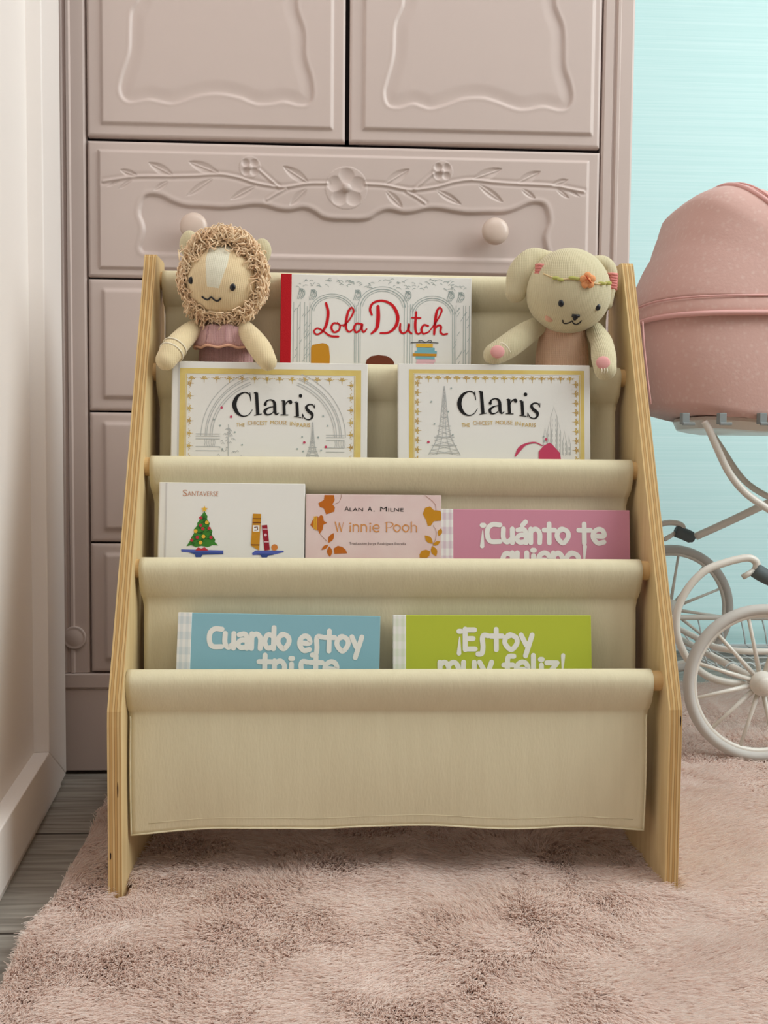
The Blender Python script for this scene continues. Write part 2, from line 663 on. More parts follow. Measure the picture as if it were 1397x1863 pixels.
# doors
LD = [(512, -420), (510, -200), (508, -60), (505, 0), (480, 45), (476, 110), (472, 190), (447, 270), (437, 320), (446, 355), (470, 371), (505, 368),
      (540, 362), (580, 369), (622, 377), (655, 371), (690, 358), (740, 345), (800, 342), (870, 355), (905, 369), (940, 380), (990, 378), (1030, 370),
      (1080, 382), (1116, 380), (1135, 355), (1130, 290), (1107, 210), (1104, 120), (1082, 50), (1076, 0), (1072, -200), (1070, -420)]
RD = [(318, -380), (316, -200), (312, 0), (300, 50), (277, 110), (270, 240), (243, 345), (232, 395), (245, 445), (288, 457), (350, 441), (390, 452), (430, 461), (500, 442),
      (560, 420), (640, 415), (700, 430), (780, 460), (830, 465), (900, 453), (970, 467), (1008, 455), (1022, 410), (1010, 350), (990, 280), (985, 130), (957, 50), (948, 0), (944, -200), (942, -380)]


def door_fn(x0, x1, z0, poly, inl, inr, inb):
    pl = poly + [poly[0]]

    def fn(X, Z):
        f = rect_in(X, Z, x0 + inl, x1 - inr, z0 + inb, 3.0)
        h = 0.0042 * sst(-0.0005, 0.0048, f)
        d = seg_dist(X, Z, poly)
        sgn = np.where(inside(X, Z, pl), d, -d)
        h = h - 0.0034 * sst(-0.0022, 0.0026, sgn) + 0.0003 * np.exp(-(sgn + 0.0035) ** 2 / (2 * 0.0016 ** 2))
        h = h + 0.0016 * sst(0.004, 0.022, sgn)
        return h
    return fn


lp = pts_at(LD, 1 / 1.9957, 0, 0, 150)
rp = pts_at(RD, 0.4295, 600, 0, 150)
relief_panel('door', XL + 0.0005, XM - 0.0033, 0.9385, 1.32, door_fn(XL, XM - 0.003, 0.9385, lp, .020, .017, .0155), ward)
relief_panel('door', XM + 0.0032, XR - 0.0005, 0.9385, 1.32, door_fn(XM + 0.003, XR, 0.9385, rp, .0195, .011, .0165), ward)

# carved drawer
ZD0, ZD1 = 0.7352, 0.9315
K = 0.3364
def dz(l, sm=0):
    return pts_at(l, K, 170, 270, sm)


XC = at(630, 345, WY).x


def mir(pp):
    return [(2 * XC - a, b) for a, b in pp]


top_edge = dz([(252, 335), (262, 295), (282, 263), (320, 254), (370, 263), (430, 293), (500, 316), (600, 322), (700, 328), (780, 322), (860, 311), (930, 315), (1000, 334), (1060, 340),
               (1135, 328), (1190, 345), (1240, 378), (1300, 390), (1368, 391)], 90)
left_edge = dz([(300, 566), (268, 560), (256, 532), (268, 490), (276, 440), (268, 400), (254, 365), (252, 335)], 40)
half = left_edge + top_edge[1:]
rec = half + mir(half)[::-1]
stem = dz([(58, 182), (150, 168), (240, 156), (430, 155), (560, 152), (680, 145), (780, 161), (880, 192), (1000, 213), (1060, 211), (1160, 195), (1262, 193)], 70)
branch = dz([(1000, 211), (950, 168), (898, 122)], 14)
twig = dz([(1040, 225), (990, 250), (940, 282)], 10)
LEAVES = [((245, 156), (148, 120), 30), ((435, 152), (303, 82), 42), ((685, 142), (518, 76), 46), ((1165, 192), (1028, 102), 46),
          ((215, 172), (140, 222), 20), ((410, 180), (328, 232), 26), ((650, 166), (508, 260), 34), ((880, 208), (742, 280), 34), ((1155, 222), (1062, 312), 38), ((150, 175), (80, 210), 14)]
leaves = []
for b_, t_, w_ in LEAVES:
    (bx, bz), (tx, tz) = dz([b_, t_])
    leaves.append((bx, bz, tx, tz, w_ * K * 0.00083))
    leaves.append((2 * XC - bx, bz, 2 * XC - tx, tz, w_ * K * 0.00083))
fl1 = dz([(847, 106)])[0]
flc = dz([(1367, 218)])[0]


def drawer_fn(X, Z):
    f = rect_in(X, Z, XL + 0.0155, XR - 0.0155, ZD0 + 0.0105, ZD1 - 0.0125)
    h = 0.0042 * sst(-0.0005, 0.0045, f)
    d = seg_dist(X, Z, rec + [rec[0]])
    sgn = np.where(inside(X, Z, rec), d, -d)
    h = h - 0.0040 * sst(-0.0026, 0.0026, sgn)
    h = h + 0.0005 * np.exp(-(sgn + 0.005) ** 2 / (2 * 0.002 ** 2))
    for s in (stem, mir(stem)):
        d = seg_dist(X, Z, s)
        h = h + 0.0014 * np.exp(-(d / 0.0015) ** 2) - 0.0007 * np.exp(-((d - 0.0040) / 0.0022) ** 2)
    for s in (branch, twig, mir(branch), mir(twig)):
        d = seg_dist(X, Z, s)
        h = h + 0.0011 * np.exp(-(d / 0.0013) ** 2) - 0.0006 * np.exp(-((d - 0.0034) / 0.0020) ** 2)
    for bx, bz, tx, tz, w in leaves:
        L = math.hypot(tx - bx, tz - bz)
        ux, uz = (tx - bx) / L, (tz - bz) / L
        t = ((X - bx) * ux + (Z - bz) * uz) / L
        c = (-(X - bx) * uz + (Z - bz) * ux)
        ww = w * 0.62 * np.sin(PI * np.clip(t, 0, 1)) ** 0.8 + 1e-6
        q = np.clip(1 - (c / ww) ** 2, 0, 1) * ((t > 0) & (t < 1))
        h = h - 0.0027 * q ** 0.8 * (0.4 + 0.6 * np.clip(t, 0, 1)) + 0.0012 * np.exp(-(c / 0.0009) ** 2) * (q > 0)
    def flower(cx, cz, r, npet, ph, boss):
        nonlocal h
        dx, dz_ = X - cx, Z - cz
        rr = np.hypot(dx, dz_)
        an = np.arctan2(dz_, dx) - ph
        k = np.round(an / (2 * PI / npet))
        da = an - k * 2 * PI / npet
        u, v = rr * np.cos(da), rr * np.sin(da)
        q = np.clip(1 - ((u - 0.58 * r) / (0.42 * r)) ** 2 - (v / (0.40 * r)) ** 2, 0, 1)
        h = np.where(rr < r * 1.05, h + 0.0006, h) - 0.0026 * q ** 0.75
        h = h + boss * np.sqrt(np.clip(1 - (rr / (0.22 * r)) ** 2, 0, 1)) + 0.0008 * (rr < 0.22 * r)
    flower(flc[0], flc[1], 0.0295, 5, PI / 2, 0.005)
    for cx in (fl1[0], 2 * XC - fl1[0]):
        flower(cx, fl1[1], 0.0150, 4, PI / 4, 0.002)
    return h


drw = relief_panel('carved_drawer', XL + 0.0005, XR + 0.0005, ZD0, ZD1, drawer_fn, ward, step=0.0010)
kn_prof = [(0.0075, 0.0), (0.0075, -0.006), (0.0085, -0.011), (0.0150, -0.016), (0.0192, -0.0205), (0.0200, -0.0245), (0.0185, -0.028), (0.013, -0.0305), (0.006, -0.0318), (0.0005, -0.032)]
for px, py in ((900, 422), (353, 413)):
    p = at(px, py, WY - 0.02)
    MB().lathe(kn_prof, (p.x, WY - 0.0002, p.z), 'Y', 36).build('drawer_knob', M_KNOB, drw, smooth=True)

# three plain drawers below
for z0, z1 in ((0.5385, 0.7315), (0.3425, 0.5355), (0.1455, 0.3395)):
    def plain_fn(X, Z, z0=z0, z1=z1):
        f = rect_in(X, Z, XL + 0.020, XR - 0.020, z0 + 0.0165, z1 - 0.0135)
        return 0.0045 * sst(-0.0005, 0.0055, f)
    relief_panel('drawer', XL + 0.0005, XR + 0.0005, z0, z1, plain_fn, ward, step=0.0022)
# base with moulding
pb = MB()
pb.box((-0.487, WY - 0.001, -0.0065), (0.374, WY + 0.016, 0.118))
pb.box((-0.487, WY - 0.004, 0.121), (0.374, WY + 0.016, 0.1425))
pb.box((-0.487, WY - 0.001, 0.118), (0.374, WY + 0.016, 0.121))
pb.build('base', M_PINK, ward, bevel=0.0015)
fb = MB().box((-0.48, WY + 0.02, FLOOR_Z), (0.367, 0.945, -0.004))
fb.build('gap_shade_foot', M_DARK, ward)  # recessed block coloured dark to paint the shaded gap under the base

# ------------------------------------------------------------------ pale framed cabinet on the left
ang = math.atan2(0.0965, 1.0)
cab = thing('cabinet', 'white and pale pink cabinet with framed recessed door at left edge', 'cabinet', (-0.463, 0.411, 0), (0, 0, 0))
# local frame: s runs towards the camera along the door, n points right into the room
dS = Vector((0.0965, -1.0, 0)).normalized()
dN = Vector((1.0, 0.0965, 0)).normalized()


def sbox(m, s0, s1, n0, n1, z0, z1):
    vs = []
    for z in (z0, z1):
        for s_, n_ in ((s0, n0), (s1, n0), (s1, n1), (s0, n1)):
            p = dS * s_ + dN * n_
            vs.append((p.x, p.y, z))
    return m.add(vs, [(0, 3, 2, 1), (4, 5, 6, 7), (0, 1, 5, 4), (1, 2, 6, 5), (2, 3, 7, 6), (3, 0, 4, 7)])


def sprism(m, poly, n0, n1):
    """polygon in (s, z) extruded along n"""
    k = len(poly)
    vs = []
    for n_ in (n0, n1):
        for s_, z in poly:
            p = dS * s_ + dN * n_
            vs.append((p.x, p.y, z))
    fs = [tuple(range(k)), tuple(range(2 * k - 1, k - 1, -1))]
    for i in range(k):
        j = (i + 1) % k
        fs.append((i, j, k + j, k + i))
    return m.add(vs, fs)


SL = 1.25      # length of the door towards the camera
ST, RL = 0.130, 0.074
sbox(MB(), 0.004, SL, -0.36, -0.022, FLOOR_Z + 0.05, 1.9).build('cabinet_body', M_PALE, cab)
cdoor = sprism(MB(), [(0.0, 1.9), (0.0, 0.004), (ST, RL), (ST, 1.9)], -0.022, 0.0).build('door_stile', M_PALE, cab, bevel=0.0015)
sprism(MB(), [(0.0006, 0.003), (SL, 0.003), (SL, RL), (ST + 0.0002, RL)], -0.022, 0.0).build('door_rail', M_PALE, cab, bevel=0.0015)
sbox(MB(), ST, SL, -0.0219, -0.020, RL, 1.9).build('door_panel', M_PALE, cab)
sbox(MB(), 0.012, SL, -0.34, -0.006, FLOOR_Z, 0.0025).build('plinth', M_PALE, cab)

# ------------------------------------------------------------------ rug with long pile
def noise2(X, Y, seed, sc, octv=3):
    r = np.random.default_rng(seed)
    o = np.zeros_like(X)
    for k in range(octv):
        for _ in range(5):
            a = r.uniform(0, 2 * PI)
            f = sc * (2 ** k) * r.uniform(0.7, 1.4)
            o += np.sin((X * math.cos(a) + Y * math.sin(a)) * f + r.uniform(0, 6.28)) / (5 * 1.7 ** k)
    return o


def rug_left(Y):
    e = -0.372 - 0.03 * np.clip(Y + 0.05, -1, 0.5) + 0.0022 * np.sin(Y * 13) + 0.0012 * np.sin(Y * 31 + 1)
    return np.where(Y > 0.446, 0.40, e)      # the back part runs past the wardrobe


RY0, RY1, RX1 = -0.62, 0.985, 1.15
ny, nx = 161, 151
ry = np.linspace(RY0, RY1, ny)
t = np.linspace(0, 1, nx)
RYY = np.repeat(ry[:, None], nx, 1)
RXX = rug_left(RYY) * (1 - t)[None, :] + RX1 * t[None, :]
RYY = RYY + 0.012 * np.sin(RXX * 9) * np.clip((RYY - 0.6) / 0.38, 0, 1)
RZZ = np.full_like(RXX, RUG_Z)
M_RUGB = mat('rug_backing', (224, 198, 186), rough=1.0, spec=0.0)
Xp, Yp, Zp = [np.pad(a, 1, mode='edge') for a in (RXX, RYY, RZZ)]
Zp[0, :] = Zp[-1, :] = FLOOR_Z
Zp[:, 0] = Zp[:, -1] = FLOOR_Z
rug = grid_mesh(Xp, Yp, Zp, 'rug', M_RUGB)
rug['label'] = 'fluffy pale pink faux fur rug lying under the bookshelf and pram'
rug['category'] = 'rug'

mh = bpy.data.materials.new('faux_fur')
mh.use_nodes = True
n, l = mh.node_tree.nodes, mh.node_tree.links
b = n['Principled BSDF']
b.inputs['Roughness'].default_value = 0.75
b.inputs['Specular IOR Level'].default_value = 0.2
b.inputs['Sheen Weight'].default_value = 0.2
hi = n.new('ShaderNodeHairInfo')
cr = n.new('ShaderNodeValToRGB')
cr.color_ramp.elements[0].color = lin((242, 223, 214))
cr.color_ramp.elements[1].color = lin((254, 246, 240))
l.new(hi.outputs['Random'], cr.inputs[0])
l.new(cr.outputs[0], b.inputs['Base Color'])
tl = n.new('ShaderNodeBsdfTranslucent')
l.new(cr.outputs[0], tl.inputs['Color'])
mf = n.new('ShaderNodeMixShader')
mf.inputs[0].default_value = 0.55
l.new(b.outputs[0], mf.inputs[1])
l.new(tl.outputs[0], mf.inputs[2])
l.new(mf.outputs[0], n['Material Output'].inputs['Surface'])


def make_fur():
    r = np.random.default_rng(5)
    pts = []
    # denser towards the camera, where the pile shows largest
    for (y0, y1, n_) in ((-0.62, -0.26, 30000), (-0.26, 0.10, 230000), (0.10, 0.446, 120000), (0.4465, 0.985, 80000)):
        yy = r.uniform(y0, y1, n_)
        xl = rug_left(yy)
        hi_x = 0.55 if y1 < 0.2 else RX1
        xx_ = xl + 0.002 + r.uniform(0, 1, n_) * (hi_x - xl)
        pts.append(np.stack([xx_, yy], -1))
    P = np.concatenate(pts)
    # none under the shelf's two side boards
    bad = (np.abs(np.abs(P[:, 0]) - 0.3025) < 0.010) & (P[:, 1] > -0.004) & (P[:, 1] < 0.285)
    bad |= ((P[:, 0] - 0.62) ** 2 < 0.05 ** 2) & ((P[:, 1] - 0.46) ** 2 < 0.012 ** 2)
    P = P[~bad]
    N = len(P)
    X, Y = P[:, 0], P[:, 1]
    # tufts: snap direction and height to small cells so that the pile clumps
    base = -PI / 2 + 1.3 * noise2(X, Y, 3, 9, 3) + 0.45 * noise2(X, Y, 4, 45, 2)
    base = base + r.normal(0, 0.20, N)
    lay = np.clip(1.08 + 0.34 * noise2(X, Y, 8, 28, 3) + r.normal(0, 0.09, N), 0.35, 1.42)
    L = 0.0235 * r.uniform(0.75, 1.12, N) * (1 + 0.2 * noise2(X, Y, 9, 40, 2))
    cl = noise2(X, Y, 12, 130, 2)
    K_ = 5
    co = np.zeros((N, K_, 3), np.float32)
    swell = 0.0045 * np.clip(noise2(X, Y, 31, 24, 3) + 0.35, 0, 1.2)
    p = np.stack([X, Y, RUG_Z + swell], -1)
    co[:, 0] = p
    tw = r.normal(0, 0.12, N)
    for k in range(1, K_):
        a = lay * (0.35 + 0.85 * k / (K_ - 1))
        th = base + tw * k / K_ + 0.14 * cl * k / K_
        d = np.stack([np.sin(a) * np.cos(th), np.sin(a) * np.sin(th), np.cos(a)], -1)
        p = p + d * (L / (K_ - 1))[:, None]
        p[:, 2] = np.maximum(p[:, 2], RUG_Z + 0.0012)
        co[:, k] = p
    hc = bpy.data.hair_curves.new('fur_pile')
    hc.add_curves([K_] * N)
    hc.position_data.foreach_set('vector', co.ravel())
    rad = np.tile(np.array([0.00046, 0.00046, 0.00042, 0.00032, 0.00012], np.float32), N)
    at_ = hc.attributes.get('radius') or hc.attributes.new('radius', 'FLOAT', 'POINT')
    at_.data.foreach_set('value', rad)
    hc.materials.append(mh)
    o = bpy.data.objects.new('fur_pile', hc)
    COL.objects.link(o)
    o.parent = rug
    o['kind'] = 'stuff'


make_fur()

# ------------------------------------------------------------------ sling bookshelf
shelf = thing('bookshelf', 'birch plywood sling bookshelf with cream linen pockets in front of wardrobe', 'bookshelf', (0, 0, RUG_Z))
sz = -RUG_Z     # parts are given in world heights, the empty sits on the rug
H1, HT, YT, YB = 0.1982, 0.7249, 0.2248, 0.2815
TH = 0.0148


def side_panel(x0):
    poly = [(0.0, 0.0), (0.0, H1 - 0.012 + sz), (0.0012, H1 + 0.004 + sz), (0.0055, H1 + 0.016 + sz), (YT - 0.003, HT - 0.004 + sz), (YT + 0.001, HT + sz),
            (YB - 0.003, HT + sz), (YB, HT - 0.003 + sz), (YB, 0.0)]
    m = MB()
    k = len(poly)
    vs = [(0, y, z) for y, z in poly] + [(TH, y, z) for y, z in poly]
    m.add(vs, [tuple(range(k)), tuple(range(2 * k - 1, k - 1, -1))], 0)
    m.add(vs, [(i, (i + 1) % k, k + (i + 1) % k, k + i) for i in range(k)], 1)
    o = m.build('side_panel', [M_VENEER, M_PLY], shelf)
    o.location = (x0, 0, 0)
    bv = o.modifiers.new('bevel', 'BEVEL')
    bv.width, bv.segments, bv.limit_method = 0.0006, 1, 'ANGLE'
    return o


HW = 0.31
pL = side_panel(-HW)
pR = side_panel(HW - TH)
# dark voids in the ply edge
for par, lx, z, y, hh in ((pL, 0.011, 0.118, 0.0, 0.0095), (pL, 0.003, 0.046, 0.0, 0.004), (pR, 0.013, 0.190, 0.0, 0.006)):
    MB().ball((lx, y, z + sz), (0.0006, 0.0004, hh), 10, 8).build('ply_void', M_DARK, par)
sl = Vector((0, YT, HT - H1)).normalized()
for par, lx, tt, hh in ((pL, 0.0125, 0.185, 0.014), (pL, 0.0025, 0.29, 0.006), (pR, 0.0126, 0.32, 0.005)):
    c = Vector((lx, 0, H1 + sz)) + sl * tt
    MB().tube([c - sl * hh, c - sl * hh * .5, c + sl * hh * .5, c + sl * hh], [0.0002, 0.0006, 0.0006, 0.0002], 6).build('ply_void', M_DARK, par)

RAILS = [(0.0332, 0.2272), (0.0887, 0.3446), (0.1462, 0.4602), (0.2035, 0.5765), (0.2575, 0.6975)]
DR, CR = 0.0112, 0.0128
for y, z in RAILS:
    MB().tube([(-HW + TH - 0.002, y, z + sz), (HW - TH + 0.002, y, z + sz)], DR, 24).build('dowel', M_DOWEL, shelf, smooth=False)
XEXT = [((-0.2949, 0.2842), (-0.2923, 0.2807)), ((-0.2907, 0.2859), (-0.2870, 0.2822)), ((-0.2888, 0.2897), (-0.2850, 0.2850)),
        ((-0.2907, 0.2886), (-0.2880, 0.2850)), ((-0.2924, 0.2869), (-0.2900, 0.2850))]
ZPOCK = [0.0700, 0.1850, 0.3000, 0.4150]


def sling(k):
    y, z = RAILS[k]
    path = []          # (y, z, kind 0 casing 1 sheet)
    seam = z - 0.031
    path += [(y + 0.0016, seam, 0), (y + 0.0075, z - 0.018, 0), (y + CR, z - 0.004, 0)]
    for a in range(10, 181, 17):
        path.append((y + CR * math.cos(math.radians(a)), z + CR * math.sin(math.radians(a)), 0))
    path += [(y - CR + 0.0006, z - 0.006, 0), (y - CR + 0.003, z - 0.014, 0), (y - 0.0065, z - 0.022, 0), (y - 0.0024, seam + 0.001, 0), (y - 0.0014, seam - 0.0005, 0), (y - 0.0002, seam - 0.002, 0)]
    if k == 0:
        zb = 0.0625
        nn = 26
        for i in range(1, nn + 1):
            t_ = i / nn
            path.append((y + 0.0 - 0.004 * math.sin(PI * t_), seam - 0.002 + (zb - seam + 0.002) * t_, 1))
    else:
        zb = ZPOCK[k - 1]
        nn = 22
        for i in range(1, nn + 1):
            t_ = i / nn
            path.append((y - 0.004 * math.sin(PI * t_ * 0.8), seam - 0.002 + (zb + 0.012 - seam + 0.002) * t_, 1))
        yf = RAILS[k - 1][0]
        for a in (30, 60, 90):
            path.append((y - 0.012 * (1 - math.cos(math.radians(a))), zb + 0.012 - 0.012 * math.sin(math.radians(a)), 1))
        path += [((y + yf) / 2, zb - 0.0015, 1), (yf + 0.004, zb, 1)]
    (xa, xb), (xc, xd) = XEXT[k]
    nx_ = 90
    t_ = np.linspace(0, 1, nx_)
    Xs, Ys, Zs = [], [], []
    z_top, z_bot = z, path[-1][1]
    for (py_, pz_, kind) in path:
        w = np.clip((seam + 0.008 - pz_) / 0.02, 0, 1)
        w = w * w * (3 - 2 * w)
        l_, r_ = xa + (xc - xa) * w, xb + (xd - xb) * w
        X = l_ + (r_ - l_) * t_
        Y = np.full(nx_, py_)
        Z = np.full(nx_, pz_)
        if kind == 1:
            q = np.clip((seam - pz_) / 0.15, 0, 1)
            Y = Y + q * (0.0026 * np.sin(t_ * 9 + k) + 0.0014 * np.sin(t_ * 23 + 2 * k)) - 0.0022 * q * np.abs(2 * t_ - 1) ** 6
            if k == 0:
                hem = -0.0085 * (1 - sst(0.0, 0.2, t_)) - 0.004 * sst(0.55, 0.8, t_) - 0.0035 * sst(0.85, 1.0, t_) + 0.0022 * np.exp(-((t_ - 0.55) / 0.12) ** 2) - 0.002 * np.exp(-((t_ - 0.36) / 0.05) ** 2)
                Z = Z + hem * q ** 2
                Y = Y + q ** 2 * 0.006 * (np.sin(t_ * 15 + 0.5) * 0.6)
        Xs.append(X); Ys.append(Y); Zs.append(Z + sz)
    o = grid_mesh(np.array(Xs), np.array(Ys), np.array(Zs), 'linen_sling', M_LINEN, shelf)
    s_ = o.modifiers.new('solid', 'SOLIDIFY')
    s_.thickness = 0.0010
    s_.offset = 0
    if k == 0:
        # folded hem along sides and bottom
        h = MB()
        Xa, Ya, Za = np.array(Xs), np.array(Ys), np.array(Zs)
        i0 = next(i for i, p_ in enumerate(path) if p_[2] == 1)
        for col_, ins in ((0, 9), (-1, 9)):
            pass
        rows = list(range(i0, len(path)))
        cols = list(range(0, nx_, 3)) + [nx_ - 1]
        h.tube([(Xa[-1, c], Ya[-1, c] - 0.0004, Za[-1, c] + 0.0006) for c in cols], 0.0011, 8)
        h.tube([(Xa[r, 0] + 0.0006, Ya[r, 0] - 0.0004, Za[r, 0]) for r in rows], 0.0009, 8)
        h.tube([(Xa[r, -1] - 0.0006, Ya[r, -1] - 0.0004, Za[r, -1]) for r in rows], 0.0009, 8)
        h.tube([(Xa[-1, c], Ya[-3, c] - 0.0007, Za[-1, c] + 0.0125) for c in cols[1:-1]], 0.00035, 5)
        h.build('hem', M_LINEN, o, smooth=True)
    return o


for k in range(5):
    sling(k)

# ------------------------------------------------------------------ flat lettering and print on the book covers
class Print:
    """flat printed shapes on a cover; P maps picture units to the cover's local x, z"""

    def __init__(s, org, sc, layer=1, vs=1.0):
        s.mb, s.org, s.sc, s.layer, s.vs, s.k = MB(), org, sc, layer, vs, 0

    def p(s, q, dl=0):
        return ((q[0] - s.org[0]) * s.sc, -0.00025 * s.layer - dl - 0.000011 * (s.k % 14), -(q[1] - s.org[1]) * s.sc * s.vs)

    def poly(s, pts):
        s.k += 1
        s.mb.add([s.p(q) for q in pts], [tuple(range(len(pts)))])
        return s

    def disc(s, c, rx, ry=None, n=24):
        ry = ry or rx
        return s.poly([(c[0] + rx * math.cos(2 * PI * i / n), c[1] + ry * math.sin(2 * PI * i / n)) for i in range(n)])

    def ring(s, c, rx, ry, w, a0=0, a1=360, n=36):
        return s.stroke([(c[0] + rx * math.cos(math.radians(a0 + (a1 - a0) * i / n)), c[1] - ry * math.sin(math.radians(a0 + (a1 - a0) * i / n))) for i in range(n + 1)], w, smooth=0)

    def stroke(s, pts, w, smooth=1, rnd=True):
        """line of given width; a point may carry its own width"""
        P = [(p[0], p[1]) for p in pts]
        Wd = [(p[2] if len(p) > 2 else w) for p in pts]
        if smooth and len(P) > 2:
            n_ = (len(P) - 1) * 7
            Q = spline([(a, b_, c) for (a, b_), c in zip(P, Wd)], n_)
            P = [(q.x, q.y) for q in Q]
            Wd = [q.z for q in Q]
        k = len(P)
        L_, R_ = [], []
        for i in range(k):
            a, b_ = P[max(0, i - 1)], P[min(k - 1, i + 1)]
            dx, dy = b_[0] - a[0], b_[1] - a[1]
            d = math.hypot(dx, dy) or 1
            nx_, ny_ = -dy / d * Wd[i] / 2, dx / d * Wd[i] / 2
            L_.append((P[i][0] + nx_, P[i][1] + ny_))
            R_.append((P[i][0] - nx_, P[i][1] - ny_))
        s.k += 1
        vs = [s.p(q) for q in L_ + R_]
        s.mb.add(vs, [(i, i + 1, k + i + 1, k + i) for i in range(k - 1)])
        if rnd:
            for e in (0, k - 1):
                if Wd[e] > 1.2:
                    s.disc(P[e], Wd[e] / 2, n=12)
        return s

    def rect(s, x0, y0, x1, y1):
        return s.poly([(x0, y0), (x1, y0), (x1, y1), (x0, y1)])

    def pieces(s, name, m, parent, gap=0.0015):
        """one part for each separate printed piece"""
        mb = s.mb
        n_ = len(mb.v)
        up = list(range(n_))

        def root(i):
            while up[i] != i:
                up[i] = up[up[i]]
                i = up[i]
            return i
        for f in mb.f:
            for q in f[1:]:
                up[root(q)] = root(f[0])
        box = {}
        for i, v in enumerate(mb.v):
            b_ = box.setdefault(root(i), [v[0], v[2], v[0], v[2]])
            b_[0], b_[1], b_[2], b_[3] = min(b_[0], v[0]), min(b_[1], v[2]), max(b_[2], v[0]), max(b_[3], v[2])
        ks = list(box)
        for i, a in enumerate(ks):
            for c in ks[i + 1:]:
                A, B = box[a], box[c]
                if A[0] - gap <= B[2] and B[0] - gap <= A[2] and A[1] - gap <= B[3] and B[1] - gap <= A[3]:
                    up[root(c)] = root(a)
        groups = {}
        for f in mb.f:
            groups.setdefault(root(f[0]), []).append(f)
        for fs in groups.values():
            idx = sorted({i for f in fs for i in f})
            mp = {i: k for k, i in enumerate(idx)}
            s.mb = MB()
            s.mb.add([mb.v[i] for i in idx], [tuple(mp[i] for i in f) for f in fs])
            s.build(name, m, parent)
        s.mb = mb

    def build(s, name, m, parent):
        o = s.mb.build(name, m, parent, fix=False)
        # all faces look out of the cover
        me = o.data
        flip = [p_.index for p_ in me.polygons if p_.normal.y > 0]
        if flip:
            import bmesh
            bm = bmesh.new()
            bm.from_mesh(me)
            bm.faces.ensure_lookup_table()
            bmesh.ops.reverse_faces(bm, faces=[bm.faces[i] for i in flip])
            bm.to_mesh(me)
            bm.free()
        return o


def add_text(pr, txt, x, y, h, width=None, shear=0.0):
    """plain small text: baseline start (x, y), cap height h, squeezed to width"""
    cu = bpy.data.curves.new('txt', 'FONT')
    cu.body = txt
    cu.size = 1.0
    cu.resolution_u = 3
    ob = bpy.data.objects.new('txt', cu)
    COL.objects.link(ob)
    bpy.context.view_layer.update()
    me = bpy.data.meshes.new_from_object(ob.evaluated_get(bpy.context.evaluated_depsgraph_get()))
    vs = [v.co.copy() for v in me.vertices]
    fs = [tuple(p_.vertices) for p_ in me.polygons]
    COL.objects.unlink(ob)
    bpy.data.objects.remove(ob)
    bpy.data.curves.remove(cu)
    bpy.data.meshes.remove(me)
    if not vs:
        return
    xm = max(v.x for v in vs)
    x0 = min(v.x for v in vs)
    kx = (width / (xm - x0)) if width else h / 0.7
    ky = h / 0.7
    pr.mb.add([pr.p((x + (v.x - x0) * kx + shear * v.y * ky, y - v.y * ky)) for v in vs], fs)


